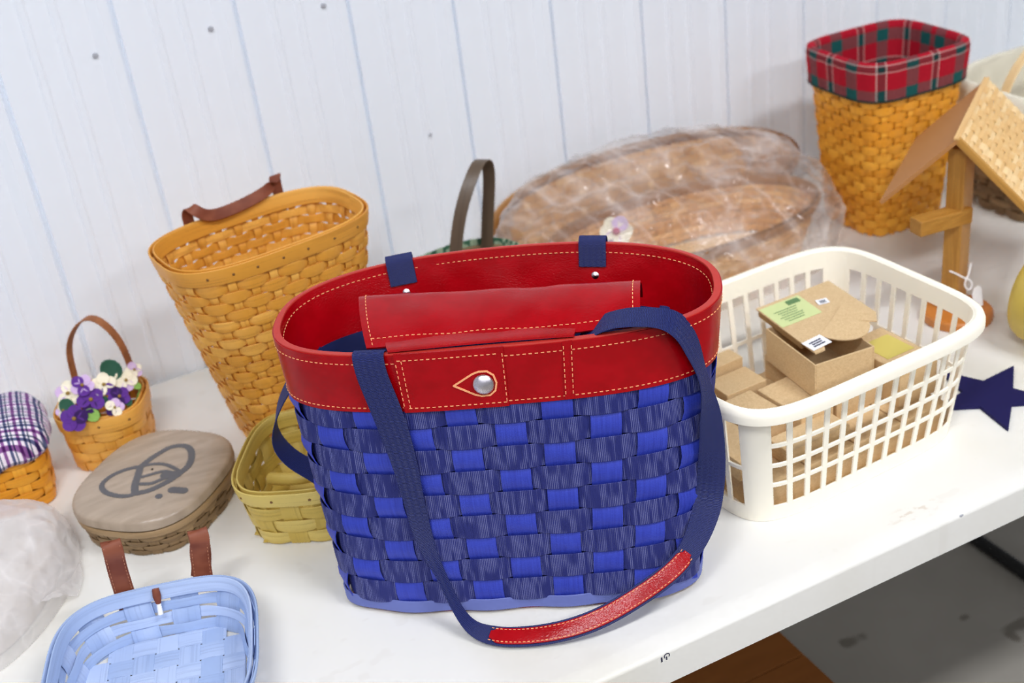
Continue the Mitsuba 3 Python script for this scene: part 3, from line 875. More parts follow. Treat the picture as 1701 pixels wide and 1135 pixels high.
tocam = lambda at: unit(CAM - np.asarray(at)) + np.array([0, 0, .25])
for at, r, cols, lab, spin, jit in (
        ((-.058, .862, .142), .019, ('cream', 'cream', 'lilac', 'cream', 'cream'), 'cream pansy at the left end of the small basket, by the handle foot', .3, (-.3, 0, .1)),
        ((-.035, .858, .150), .017, ('lilac', 'purple', 'lilac', 'purple', 'lilac'), 'lilac and purple pansy just right of the handle foot', .9, (0, 0, .2)),
        ((-.030, .845, .128), .020, ('purple', 'purple', 'dark', 'purple', 'purple'), 'deep purple pansy in the middle of the small basket', 1.7, (.1, 0, .1)),
        ((-.004, .860, .139), .018, ('cream', 'cream', 'cream', 'cream', 'purple'), 'cream pansy below the dark green leaf', 0.1, (.1, 0, 0)),
        ((.030, .868, .130), .017, ('cream', 'cream', 'lilac', 'cream', 'cream'), 'cream pansy at the right, under the dark green leaf', 2.1, (.3, 0, .1)),
        ((.012, .842, .120), .016, ('purple', 'dark', 'purple', 'dark', 'purple'), 'dark purple pansy in the right half of the small basket', .5, (.2, -.1, 0)),
        ((-.062, .832, .112), .020, ('purple', 'purple', 'purple', 'dark', 'purple'), 'purple pansy drooping over the front left of the basket rim', 2.6, (-.2, -.2, .1)),
        ((.000, .830, .110), .014, ('lilac', 'cream', 'dark', 'cream', 'lilac'), 'small pale pansy with a dark eye at the front of the basket', 1.1, (.1, -.2, 0)),
        ((.048, .885, .135), .013, ('cream', 'lilac', 'cream', 'cream', 'lilac'), 'small cream pansy at the right foot of the handle', .2, (.4, 0, .2)),
        ((-.072, .850, .122), .013, ('lilac', 'cream', 'lilac', 'cream', 'lilac'), 'small lilac pansy at the far left of the basket rim', .8, (-.5, 0, .1))):
    pansy(at, r, cols, lab, tocam(at) + np.array(jit), spin)
for at, r, mt, lab, jit in (((.015, .880, .150), .030, LEAFD, 'large round dark green leaf standing behind the cream pansies', (.0, 0, -.2)), ((-.066, .848, .128), .022, LEAFD, 'dark green leaf at the left among the pansies', (-.3, 0, 0)),
                            ((-.035, .828, .110), .020, LEAFL, 'light green leaf at the front of the pansies', (-.1, 0, .3)), ((.022, .838, .108), .012, LEAFD, 'small dark green leaf near the front right rim', (.2, 0, .2)), ((.044, .862, .118), .012, LEAFL, 'small light green leaf at the right of the pansies', (.4, 0, .1)),
                            ((-.012, .846, .118), .016, LEAFD, 'dark green leaf between the purple pansies', (.1, 0, .1))):
    f = thing('leaf', lab, 'leaf')
    R = facing(tocam(at) + np.array(jit), 2.2)
    put(f, 'blade', move(disc(r * .62, squash=.85), R, np.asarray(at) - R[:, 0] * r * .6), mt, True)
    put(f, 'stalk', tube([np.asarray(at) - R[:, 0] * r * .5 - R[:, 2] * .001, np.array([at[0] * .6 - .005, at[1] * .6 + .893 * .4, .06])], .0013, 6), LEAFL, True)

# ---------------------------------------------------------------- basket with a gingham cloth top, far left
S = Surf(-.193, .876, math.radians(-3), (.078, .080, 5.0), (.073, .076, 5.0), .098)
k = thing('cloth_topped_basket', 'square amber splint basket under a padded purple checked cloth, far left', 'basket')
weave(k, S, 6, 16, AMBER, t0=.02, t1=.99, amp=.0026, fill=.92, th=.0014)
floor_of(k, S, AMBER, plate=True)
nu, nr = 96, 34
O = Oval(.094, .094, 3.4); u = np.arange(nu) / nu
V, uv = [], []
for r in range(nr):
    s = r / (nr - 1)
    x, y = O(u)
    if s < .72:
        a = s / .72; g = np.sin(a * np.pi / 2) ** .8; z = .052 * np.cos(a * np.pi / 2) ** .75
    else:
        a = (s - .72) / .28; g = 1.0 - .10 * a ** 1.2 + .02 * np.sin(a * np.pi); z = -.012 * a
    fold = 1 + .018 * np.cos(u * 2 * np.pi * 13 + 2 * np.sin(u * 9)) * min(1, s * 1.2) ** 2
    V.append(np.stack([x * g * fold, y * g * fold, .098 + z + .003 * np.sin(u * 2 * np.pi * 9) * s], 1))
    uv.append(np.stack([x * (g if s < .72 else 1 + .0 * a), y * (g if s < .72 else 1.0) + (0 if s < .72 else -.03 * a)], 1))
V = np.vstack(V); uv = np.vstack(uv)
i, j = np.meshgrid(np.arange(nr - 1), np.arange(nu), indexing='ij')
q = np.stack([i * nu + j, (i + 1) * nu + j, (i + 1) * nu + (j + 1) % nu, i * nu + (j + 1) % nu], -1).reshape(-1, 4)
put(k, 'cloth_cover', (S.world(V), np.vstack([q[:, [0, 1, 2]], q[:, [0, 2, 3]]])), GINGHAM, True, uv, label='purple, navy and white checked padded cloth cover')

# ---------------------------------------------------------------- brown basket with a lid under film
S = Surf(.0174, .6716, math.radians(45.9), (.1130, .0985, 2.8), (.105, .094, 2.8), .0475)
k = thing('lidded_basket', 'low brown splint basket with a film-covered grey-brown lid bearing a dark ring emblem', 'basket')
weave(k, S, 4, 26, BROWNW, t0=.02, t1=.76, amp=.0020, fill=.92, th=.0012)
rims(k, S, .012, mat('mat_brownrim', pr(splint((110, 84, 56), (158, 130, 94), (178, 150, 112)), .5, .35)), th=.0036)
floor_of(k, S, BROWNW, plate=True)
O = Oval(.1192, .1047, 2.8); u = np.arange(120) / 120; x, y = O(u); V = []
for g, z in ((.955, .0515), (.998, .0525), (1.0, .056), (.995, .0635), (.982, .0668), (.95, .069), (.85, .071), (.6, .0735), (.3, .0748), (.02, .075)):
    V.append(np.stack([x * g, y * g, 0 * x + z], 1))
V.insert(0, np.stack([x * .02, y * .02, 0 * x + .0515], 1)); V = np.array(V); r = len(V)
i, j = np.meshgrid(np.arange(r - 1), np.arange(120), indexing='ij')
q = np.stack([i * 120 + j, i * 120 + (j + 1) % 120, (i + 1) * 120 + (j + 1) % 120, (i + 1) * 120 + j], -1).reshape(-1, 4)
lid = put(k, 'lid', (S.world(V.reshape(-1, 3)), np.vstack([q[:, [0, 1, 2]], q[:, [0, 2, 3]]])), LIDTOP, 50, label='grey-brown lid under shiny clear film')
emblem = [
    (0.0058, [(0.0042, 0.6895), (-0.0133, 0.6956), (-0.0319, 0.6959), (-0.0474, 0.6898), (-0.0565, 0.6793), (-0.0579, 0.6655), (-0.0527, 0.6493), (-0.0415, 0.6341), (-0.0273, 0.624), (-0.0155, 0.6227)]),
    (0.0072, [(0.0042, 0.6895), (0.0192, 0.7008), (0.036, 0.71), (0.0535, 0.7167), (0.0689, 0.7135), (0.0788, 0.7004), (0.0796, 0.6815), (0.0732, 0.6592), (0.0633, 0.6443), (0.0509, 0.636), (0.0365, 0.6272), (0.0165, 0.6205), (-0.0011, 0.6186), (-0.0155, 0.6227)]),
    (0.0078, [(0.0029, 0.6882), (-0.0061, 0.6643), (-0.0145, 0.6428), (-0.0181, 0.6246)]),
    (0.0045, [(0.0042, 0.6895), (0.0202, 0.6856), (0.0347, 0.6751), (0.0468, 0.6542), (0.0527, 0.639)]),
    (0.0045, [(0.0002, 0.6597), (0.0143, 0.6581), (0.0303, 0.6552), (0.0452, 0.638)]),
    (0.005, [(-0.0054, 0.6425), (0.0092, 0.6341), (0.0249, 0.6355), (0.0403, 0.6351)]),
    (0.012, [(0.0318, 0.6433), (0.0456, 0.6355)]),
    (0.0095, [(0.0315, 0.6004), (0.0454, 0.5904)]),
    (0.007, [(0.0104, 0.597), (0.011, 0.5952)]),
]
emb = None
for wd, pts in emblem:
    P = spline(np.array([(a, b, 0) for a, b in pts]), 40)[:, :2] if len(pts) > 3 else np.array(pts)
    g = sg.LineString(P).buffer(wd * .72)
    emb = g if emb is None else emb.union(g)
V, F = prism(emb.simplify(.0002), 0, .0006)
# dense enough to follow the crown of the lid
mm = trimesh.Trimesh(V, F); mm = mm.subdivide_to_size(.008, max_iter=8)
V = np.array(mm.vertices)
d = (V[:, :2] - S.c) @ np.array([[np.cos(S.yaw), -np.sin(S.yaw)], [np.sin(S.yaw), np.cos(S.yaw)]])
rr = ((np.abs(d[:, 0]) / .1192) ** 2.8 + (np.abs(d[:, 1]) / .1047) ** 2.8) ** (1 / 2.8)
V[:, 2] += np.interp(rr, [.02, .3, .6, .85, .95, .982], [.075, .0748, .0735, .071, .069, .0668]) + .0002
put(lid, 'emblem', (V, np.array(mm.faces)), LIDINK, label='dark grey looped emblem on the lid')


# ---------------------------------------------------------------- blue basket, front left
S = Surf(-.0711, .2708, math.radians(-15.6), (.1263, .1339, 3.6), (.102, .108, 3.6), .0676)
k = thing('blue_basket', 'pale blue painted open splint basket with two brown leather straps at its back', 'basket')
weave(k, S, 3, 14, BLUEW, t0=.03, t1=.72, amp=.0026, fill=.90, th=.0013, stake_fill=.62)
rims(k, S, .019, BLUEW)
floor_of(k, S, BLUEW, nx=7, ny=7, z=.004)
cam_dir = np.array([.35, -.93, 0])
for x0, z0, x1, z1, y in ((-.0775, .030, -.0725, .142, .4145), (.0200, .030, .0330, .122, .4000)):
    Wd = np.array([.97, -.26, 0])
    K = [(x0, y + .002, z0), (x0 + (x1 - x0) * .3, y + .003, z0 + .03), (x0 + (x1 - x0) * .7, y + .003, z1 - .025), (x1, y + .004, z1 - .004), (x1, y + .0085, z1), (x1, y + .0125, z1 - .006), (x1 - .002, y + .0125, z1 - .035), (x0 + .001, y + .0105, z0 + .02)]
    sp = put_strip(k, 'leather_strap', strip(spline(np.array(K), 60), Wd, .0255, .0024), RUST, label='brown leather strap standing behind the rim')
    P = spline(np.array(K[:4]), 60); Nf = unit(np.cross(np.gradient(P, axis=0), Wd)); Nf = np.where(Nf[:, 1:2] > 0, -Nf, Nf)
    put(sp, 'stitching', cat([stitches(P + Nf * .0014 + Wd * sgn * .0102, Wd, Nf, w=.0009, dash=.003, gap=.0025) for sgn in (-1, 1)]), mat('mat_darkstitch', pr(srgb(176, 120, 92), .7, .2)), kind='stuff', label='pale stitching')
P, Tu, Up, Nn = S.frame(np.array([.252]), np.array([.88])); Nn = -Nn
P0 = P[0] + Nn[0] * .006
tie = put(k, 'tie', tube([P0 - Up[0] * .012 + Nn[0] * .003, P0 - Up[0] * .002 + Nn[0] * .004, P0 + Up[0] * .008 + Nn[0] * .003], [.0035, .0055, .0045], 10), RUST, 50, label='brown leather knot on the inner rim')
put(tie, 'cord_end', tube([P0 - Up[0] * .010 + Nn[0] * .003, P0 - Up[0] * .027 + Nn[0] * .004], [.0028, .0036], 8), PAPER, 50, label='whitish cut cord end')

# ---------------------------------------------------------------- yellow basket behind the bag's left end
S = Surf(.2161, .5453, math.radians(60.0), (.1095, .0872, 3.4), (.090, .0745, 3.4), .1007)
k = thing('yellow_basket', 'mustard yellow open splint basket wedged behind the left end of the tote bag', 'basket')
weave(k, S, 3, 14, YELLOW, t0=.02, t1=.72, amp=.0026, fill=.90, th=.0013, stake_fill=.62)
rims(k, S, .024, YELLOW, tacks=(.40, .47, .55, .62))
floor_of(k, S, YELLOW, nx=6, ny=5, z=.004)
c0 = S.world(np.array([-.015, -.01, 0]))
K = [S.world(np.array(q)) for q in ((.025, -.055, .052), (.010, -.035, .058), (-.012, -.005, .060), (-.012, .030, .058), (0.0, .055, .052))]
bar = thing('yellow_wood_handle', 'short rounded yellow wooden handle lying inside the mustard basket', 'handle')
put(bar, 'bar', tube(spline(np.array(K), 40), .0095, 12), YELLOW, 50)

# ---------------------------------------------------------------- basket with a dark handle behind the bag
S = Surf(.590, .80, math.radians(10), (.125, .085, 2.6), (.10, .07, 2.6), .164)
k = thing('dark_handled_basket', 'basket hidden behind the tote bag, showing its tall dark wooden handle and green cloth rim', 'basket')
weave(k, S, 12, 22, BROWNW, t0=.02, t1=.9, amp=.0022, fill=.92)
rims(k, S, .018, BROWNW)
floor_of(k, S, BROWNW, plate=True)
put_strip(k, 'cloth_rim', S.ring(.955, .026, .004, .0075, 220, lambda u: .0014 * np.sin(u * 2 * np.pi * 34), dz=.008), GREENCLOTH, label='green and white cloth edge')
K = np.array([(.585, .800, .110), (.589, .800, .165), (.600, .800, .225), (.622, .803, .285), (.650, .812, .326), (.672, .826, .340), (.690, .842, .331), (.697, .854, .300), (.692, .862, .245), (.684, .866, .190), (.676, .868, .120)])
put_strip(k, 'handle', strip(spline(K, 90), np.array([.86, -.50, -.10]), .0215, .0032), DARKW, label='dark stained bentwood handle')

# ---------------------------------------------------------------- wicker pieces wrapped in clear film
S = Surf(1.075, .840, math.radians(-2), (.275, .147, 2.2), (.235, .120, 2.2), .112)
k = thing('oval_basket', 'low oval honey wicker basket inside the clear plastic wrap', 'basket')
weave(k, S, 7, 34, WICKER, t0=.04, t1=.86, amp=.0022, fill=.92)
rims(k, S, .018, BROWNRIM, th=.005)
floor_of(k, S, PALEW, plate=True)
k = thing('oval_tray', 'large oval wicker tray standing upright behind the wrapped oval basket', 'tray')
e_x, e_up = np.array([.996, -.07, -.02]), unit(np.array([.02, .10, .99])); e_n = unit(np.cross(e_x, e_up)); ctr = np.array([1.115, 1.024, .1030])
OT = Oval(.34, .094, 2.1)
u = np.arange(160) / 160; x, y = OT(u)
P = ctr + np.outer(x, e_x) + np.outer(y, e_up)
put_strip(k, 'rim', strip(P, e_n, .026, .012, True), BROWNRIM)
for q in range(10):
    v = -.079 + q * .0175; L = .34 * (1 - (abs(v) / .094) ** 2.1) ** (1 / 2.1) * .985
    s = np.linspace(-L, L, 90)
    P = ctr + np.outer(s, e_x) + v * e_up + np.outer(.002 * np.cos(np.pi * s / .03) * (-1) ** q, e_n)
    put_strip(k, 'weaver', strip(P, e_up, .0165, .0014), WICKER)
for q in range(23):
    v = -.33 + q * .03; L = .094 * max(1 - (abs(v) / .34) ** 2.1, 0.01) ** (1 / 2.1) * .97
    s = np.linspace(-L, L, 60)
    P = ctr + np.outer(s, e_up) + v * e_x - np.outer(.002 * np.cos(np.pi * (s + .079) / .0175) * np.cos(np.pi * v / .03), e_n)
    put_strip(k, 'upright', strip(P, e_x, .014, .0014), WICKER)
b = thing('fabric_flower', 'white and mauve fabric flower under the wrap, left of the oval basket', 'flower')
at = np.array([.905, .80, .150])
for q in range(6):
    R = facing(tocam(at), q * math.pi / 3)
    put(b, 'petal', move(disc(.015), R, at + R[:, 2] * .002 * (q % 2)), PETALS['lilac' if q % 3 == 1 else 'cream'], True)
bb = trimesh.creation.icosphere(1, .007); bb.apply_translation(at + unit(tocam(at)) * .006)
put(b, 'centre', bb, mat('mat_pink', pr(srgb(190, 90, 120), .7, .2)), True)
put(b, 'stalk', tube([at - unit(tocam(at)) * .004, at + [.02, .03, -.06], (.93, .85, .02)], .0025, 6), LEAFL, True)


def crumple(P, N, amp, f, seed):
    a = meshkit.noise(P * f + 11.3 * seed, seed); b = meshkit.noise(P * f * 2.3 + 5.1, seed + 3); c = meshkit.noise(P * f * 5.1 + 2.7, seed + 5)
    rid = (1 - abs(2 * a - 1)) * .6 + (1 - abs(2 * b - 1)) * .3 + (1 - abs(2 * c - 1)) * .14
    return P + N * (amp * (rid - .55))[..., None]


def film_dome(ctr, A, B, H, n, tilt, amp, f, seed, nu=220, nr=90, rot=0.0, prof_=.62, foot=.0015):
    O = Oval(A, B, n); u = np.arange(nu) / nu; x, y = O(u); rows = []
    for r in range(nr):
        s = r / (nr - 1)
        a = s * np.pi / 2
        g = np.sin(a) ** .75; z = np.cos(a) ** prof_
        yy = y * g
        hh = H + tilt * yy / B
        rows.append(np.stack([x * g, yy, foot + hh * z], 1))
    G = np.array(rows)
    G = G @ rotz(rot).T + np.array([ctr[0], ctr[1], 0])
    du = np.roll(G, -1, 1) - np.roll(G, 1, 1); dv = np.gradient(G, axis=0)
    N = unit(np.cross(dv, du)); N[0] = [0, 0, 1]
    fade = np.ones(nr); fade[-6:] = np.linspace(1, .1, 6)
    G = crumple(G, N * fade[:, None, None], amp, f, seed)
    G[..., 2] = np.maximum(G[..., 2], .001)
    V = G.reshape(-1, 3)
    i, j = np.meshgrid(np.arange(nr - 1), np.arange(nu), indexing='ij')
    q = np.stack([i * nu + j, (i + 1) * nu + j, (i + 1) * nu + (j + 1) % nu, i * nu + (j + 1) % nu], -1).reshape(-1, 4)
    return V, np.vstack([q[:, [0, 1, 2]], q[:, [0, 2, 3]]])


w = thing('plastic_wrap', 'crinkled clear plastic wrap covering the oval wicker basket and tray', 'plastic wrap')
put(w, 'film', film_dome((1.063, .872), .335, .203, .198, 2.5, .052, .034, 15, 4, nu=420, nr=170, rot=-.05, prof_=.40), FILM, 35)

# ---------------------------------------------------------------- cloudy wrapped bundle, left edge
w = thing('wrapped_bundle', 'pale bundle wrapped in cloudy plastic at the left edge of the table', 'bundle')
put(w, 'contents', film_dome((-.252, .590), .135, .085, .082, 2.3, .01, .012, 16, 9, nu=120, nr=50, rot=1.05), WHITELOAF, 40, label='pale contents')
put(w, 'wrapping', film_dome((-.246, .585), .172, .104, .098, 2.2, .012, .016, 15, 8, nu=180, nr=70, rot=1.0), CLOUDFILM, 35, label='cloudy plastic wrapping')

gu, gv = np.meshgrid(np.linspace(0, 1, 40), np.linspace(0, 1, 30), indexing='ij')
A0, A1, B0, B1 = np.array([-.178, .700, .045]), np.array([-.190, .490, .040]), np.array([-.128, .632, .012]), np.array([-.136, .530, .005])
pt = lambda a, b: a[:, :, None] * b
G = pt((1 - gu) * (1 - gv), A0) + pt((1 - gu) * gv, A1) + pt(gu * (1 - gv), B0) + pt(gu * gv, B1)
G[..., 0] += .012 * gu * np.sin(np.pi * gv); G[..., 2] += .03 * gu * (1 - gu) + .010 * (meshkit.fbm(G * 60, 3) - .5)
G[..., 2] = np.maximum(G[..., 2], .0015)
i, j = np.meshgrid(np.arange(39), np.arange(29), indexing='ij'); q = np.stack([i * 30 + j, i * 30 + j + 1, (i + 1) * 30 + j + 1, (i + 1) * 30 + j], -1).reshape(-1, 4)
put(w, 'wrapping_end', (G.reshape(-1, 3), np.vstack([q[:, [0, 1, 2]], q[:, [0, 2, 3]]])), CLOUDFILM, 35, label='loose end of the cloudy plastic')

# ---------------------------------------------------------------- tall wastebasket with a tartan liner
S = Surf(1.5197, .8082, math.radians(-1.9), (.1206, .1098, 4.5), (.088, .0868, 4.5), .3500)
k = thing('tall_basket', 'tall amber splint basket with a red and green tartan cloth liner folded over its rim', 'basket')
weave(k, S, 21, 28, AMBER, t0=.01, t1=.95, amp=.0034, fill=.98, th=.0014, stake_fill=.45, lens=.2)
rims(k, S, .02, AMBER)
floor_of(k, S, AMBER, plate=True)
lin = []
nu = 240; u = np.arange(nu) / nu; rows, uvs = [], []
prof = [(.40, -.0080, 0), (.6, -.0078, 0), (.8, -.0076, 0), (.93, -.0085, 0), (.985, -.0092, 0), (1.0, -.0070, .0045), (1.0, .0, .0075), (1.0, .0072, .0045), (.985, .0092, 0), (.94, .0098, 0), (.88, .0100, 0), (.835, .0104, 0), (.815, .0106, 0)]
acc = 0; last = None
for t, off, dz in prof:
    P, Tu, Up, N = S.frame(u, t)
    P = P + N * (off + .0009 * np.sin(u * 2 * np.pi * 23) * (off > .009))[:, None] + [0, 0, dz]
    if last is not None: acc += np.linalg.norm(P - last, axis=1).mean()
    last = P; rows.append(np.vstack([P, P[:1]])); uvs.append(np.stack([np.arange(nu + 1) / nu * S.per, np.full(nu + 1, acc)], 1))
V = np.vstack(rows); uv = np.vstack(uvs); c = nu + 1
i, j = np.meshgrid(np.arange(len(prof) - 1), np.arange(nu), indexing='ij')
q = np.stack([i * c + j, i * c + j + 1, (i + 1) * c + j + 1, (i + 1) * c + j], -1).reshape(-1, 4)
put(k, 'liner', (V, np.vstack([q[:, [0, 1, 2]], q[:, [0, 2, 3]]])), TARTAN, True, uv, label='red and green tartan cloth liner')
put_strip(k, 'liner_hem', S.ring(.817, .004, .0016, .0112, 220), mat('mat_hem', pr(srgb(38, 52, 48), .85, .1)), label='dark hem')

# ---------------------------------------------------------------- white laundry basket and its boxes
S = Surf(.8950, .2670, math.radians(3), (.2142, .1632, 5.5), (.1950, .1400, 5.5), .1978, z0=.0008)
k = thing('laundry_basket', 'cream plastic laundry basket with a grid of square holes, full of kraft boxes', 'basket')
Lt = 4 * S.T.L; ux = lambda x, side: (.75 + x / Lt) if side == 'f' else (.25 - x / Lt)
uy = lambda y, side: (y / Lt) if side == 'r' else (.5 - y / Lt)
th = .0028; P_ = []
FX, SY = .184, .125
spans = [('f', ux(-FX, 'f'), ux(FX, 'f'), 12, (.13, .325, .50, .675, .86)), ('b', ux(FX, 'b'), ux(-FX, 'b'), 12, (.13, .47, .86)), ('r', uy(-SY, 'r'), uy(SY, 'r'), 8, (.13, .47, .86)), ('l', uy(SY, 'l'), uy(-SY, 'l'), 8, (.13, .47, .86))]
for nm, a, b, cols, ts in spans:
    bw = .0043 / Lt
    for c in range(cols + 1):
        uc = a + (b - a) * c / cols
        P_.append(S.patch(uc - bw, uc + bw, ts[0] - .01, ts[-1] + .01, th, 2, 12))
    for t in ts[1:-1]:
        P_.append(S.patch(a, b, t - .0145, t + .0145, th, 25, 2))
for a, b in ((uy(SY, 'r'), ux(FX, 'b')), (ux(-FX, 'b'), uy(SY, 'l')), (uy(-SY, 'l'), ux(-FX, 'f')), (ux(FX, 'f'), 1 + uy(-SY, 'r'))):
    P_.append(S.patch(a, b, .0, 1.0, th, 26, 10))
for nm, a, b, cols, ts in spans:
    P_.append(S.patch(a, b, 0.0, ts[0], th, 30, 4)); P_.append(S.patch(a, b, ts[-1], 1.0, th, 30, 4))
put(k, 'wall', cat(P_), CREAM, 30)
x, y = S.B(np.linspace(0, 1, 100, endpoint=False)); pts = S.world(np.stack([x, y, 0 * x], 1))
put(k, 'bottom', prism(sg.Polygon(pts[:, :2]), .0006, .0036), CREAM)
u = np.arange(220) / 220
P, Tu, Up, N = S.frame(u, 1.0)
lip = [(-.0014, -.004), (-.0005, .0), (.003, .0035), (.008, .0042), (.0125, .002), (.0152, -.004), (.0152, -.014), (.0132, -.014), (.0128, -.005), (.0095, -.001), (.004, -.001), (.0014, -.004)]
R_ = np.stack([P + N * a + [0, 0, b] for a, b in lip], 1); kk = len(lip)
i, j = np.meshgrid(np.arange(220), np.arange(kk), indexing='ij'); i1 = (i + 1) % 220
q = np.stack([i * kk + j, i1 * kk + j, i1 * kk + (j + 1) % kk, i * kk + (j + 1) % kk], -1).reshape(-1, 4)
put(k, 'rim', (R_.reshape(-1, 3), np.vstack([q[:, [0, 1, 2]], q[:, [0, 2, 3]]])), CREAM, 45)


def kraft(name, label, x0, x1, y0, y1, z0, z1, rz=0.0, group=None, seam=True):
    b = thing(name, label, 'box', group)
    cx, cy = (x0 + x1) / 2, (y0 + y1) / 2
    put(b, 'body', rbox(x1 - x0, y1 - y0, z1 - z0, .0012, (cx, cy, z0), rz), KRAFT)
    return b


rowname, colname = ('front', 'middle', 'back'), ('leftmost', 'second from the left', 'third from the left', 'rightmost')
for r_ in range(3):
    for c_ in range(4):
        cc = S.world(np.array([-.130 + c_ * .0868, -.0795 + r_ * .0795, 0]))
        kraft('kraft_box', f'plain kraft box on the laundry basket floor, {rowname[r_]} row, {colname[c_]}', cc[0] - .042, cc[0] + .042, cc[1] - .0385, cc[1] + .0385, .004, .050, math.radians(3))
kraft('kraft_box', 'small closed kraft box left of the large open box', .796, .868, .310, .362, .0505, .090, math.radians(2))
kraft('kraft_box', 'small closed kraft box nearest the blue tote bag', .772, .840, .228, .306, .0505, .086, math.radians(5))
kraft('kraft_box', 'small closed kraft box in front of the large open kraft box', .845, .905, .205, .300, .0505, .089, math.radians(4))
kraft('kraft_box', 'low kraft box hidden at the front left end of the laundry basket', .715, .770, .170, .300, .0505, .082, math.radians(3))
kraft('kraft_box', 'small closed kraft box at the back left of the laundry basket', .735, .785, .315, .395, .0505, .094, math.radians(-4))
kraft('kraft_box', 'flat kraft box lying along the inside of the front grid', .790, .900, .160, .204, .0505, .076, math.radians(3))
kraft('kraft_box', 'kraft box behind the small closed boxes, against the back grid', .800, .866, .366, .399, .0505, .104, math.radians(3))
C_ = kraft('kraft_box', 'kraft box with a yellow label at the right end of the laundry basket', 1.005, 1.078, .185, .300, .0505, .112, math.radians(3))
put(C_, 'label', rbox(.052, .055, .0006, .0002, (1.043, .250, .1121), math.radians(3)), YELLOWLABEL, label='yellow paper label')
A_ = thing('kraft_box', 'large open-topped kraft box in the middle of the laundry basket', 'box')
ax0, ax1, ay0, ay1, az0, az1, arz = .896, .996, .222, .352, .0905, .146, math.radians(-5)
acx, acy = (ax0 + ax1) / 2, (ay0 + ay1) / 2
side = []
for sx in (-1, 1):
    side.append(rbox(.0025, ay1 - ay0, az1 - az0, .0008, (sx * (ax1 - ax0 - .0025) / 2, 0, az0)))
for sy in (-1, 1):
    side.append(rbox(ax1 - ax0 - .005, .0025, az1 - az0, .0008, (0, sy * (ay1 - ay0 - .0025) / 2, az0)))
side.append(rbox(ax1 - ax0 - .005, ay1 - ay0 - .005, .002, .0006, (0, 0, az0)))
put(A_, 'body', move(cat(side), rotz(arz), (acx, acy, 0)), KRAFT)
kraft('kraft_box', 'kraft box under the large open one, seen only through the grid', .915, .995, .215, .375, .0505, .0900, math.radians(3))
# the tilted lid box on top
B_ = thing('kraft_box', 'flat kraft box with a green label lying tilted on top of the pile', 'box')
tx, ty = math.radians(2.5), math.radians(3.5)
RB = rotz(math.radians(-3)) @ np.array([[math.cos(ty), 0, -math.sin(ty)], [0, 1, 0], [math.sin(ty), 0, math.cos(ty)]]) @ np.array([[1, 0, 0], [0, math.cos(tx), -math.sin(tx)], [0, math.sin(tx), math.cos(tx)]])
cB = np.array([.972, .312, .161])
top = sg.Polygon([(-.066, .076), (.066, .076), (.066, -.040), (.052, -.060), (.030, -.040), (.006, -.030), (-.018, -.034), (-.036, -.050), (-.050, -.076), (-.066, -.076)])
put(B_, 'top', move(prism(top, .0, .0022), RB, cB), KRAFT)
put(B_, 'tray', move(rbox(.128, .112, .012, .001, (0, .018, -.0122)), RB, cB), KRAFTIN)
th_ = np.linspace(-.1, np.pi + .1, 24)
fl = sg.Polygon([(.040 * math.cos(a), -.055 * math.sin(a) * .9) for a in th_]).buffer(.001)
flR = RB @ np.array([[1, 0, 0], [0, math.cos(.16), -math.sin(.16)], [0, math.sin(.16), math.cos(.16)]]) @ rotz(.55)
put(B_, 'flap', move(prism(fl, 0, .0018), flR, cB + RB @ np.array([.004, -.026, .003])), KRAFT, label='rounded tuck flap')
put(B_, 'label', move(rbox(.070, .062, .0006, .0002, (-.030, .038, .0023)), RB, cB), GREENLABEL, label='pale green paper label')
ls = [rbox(.022, .012, .0004, .0001, (-.012, .058, .0030))] + [rbox(.040 - .006 * (q % 3), .0016, .0004, .0001, (-.034, .046 - q * .006, .0030)) for q in range(6)]
put(B_, 'print', move(cat(ls), RB, cB), INKGREEN, kind='stuff', label='small green print')
for px, py, sx, sy, rr in ((-.050, -.056, .034, .026, .1), (.022, .030, .018, .014, -.2)):
    st_ = put(B_, 'price_sticker', move(rbox(sx, sy, .0006, .0002), RB @ rotz(rr), cB + RB @ np.array([px, py, .0031])), PAPER, label='white price sticker')
    ls = [rbox(sx * (.62 - .1 * (q % 2)), sy * .11, .0003, .0001, (0, sy * (.16 - .2 * q), .0007)) for q in range(3)]
    put(st_, 'print', move(cat(ls), RB @ rotz(rr), cB + RB @ np.array([px, py, .0031])), INK, kind='stuff', label='small dark print')

# ---------------------------------------------------------------- felt star
tips = []
for q in range(10):
    a = math.radians(24 + 36 * q); r = .094 if q % 2 == 0 else .038
    tips.append((1.190 + r * math.cos(a), .186 + r * math.sin(a)))
st_ = thing('felt_star', 'flat navy blue five-pointed star lying on the table right of the laundry basket', 'star')
put(st_, None, prism(sg.Polygon(tips).buffer(.001), .0005, .006), STAR)

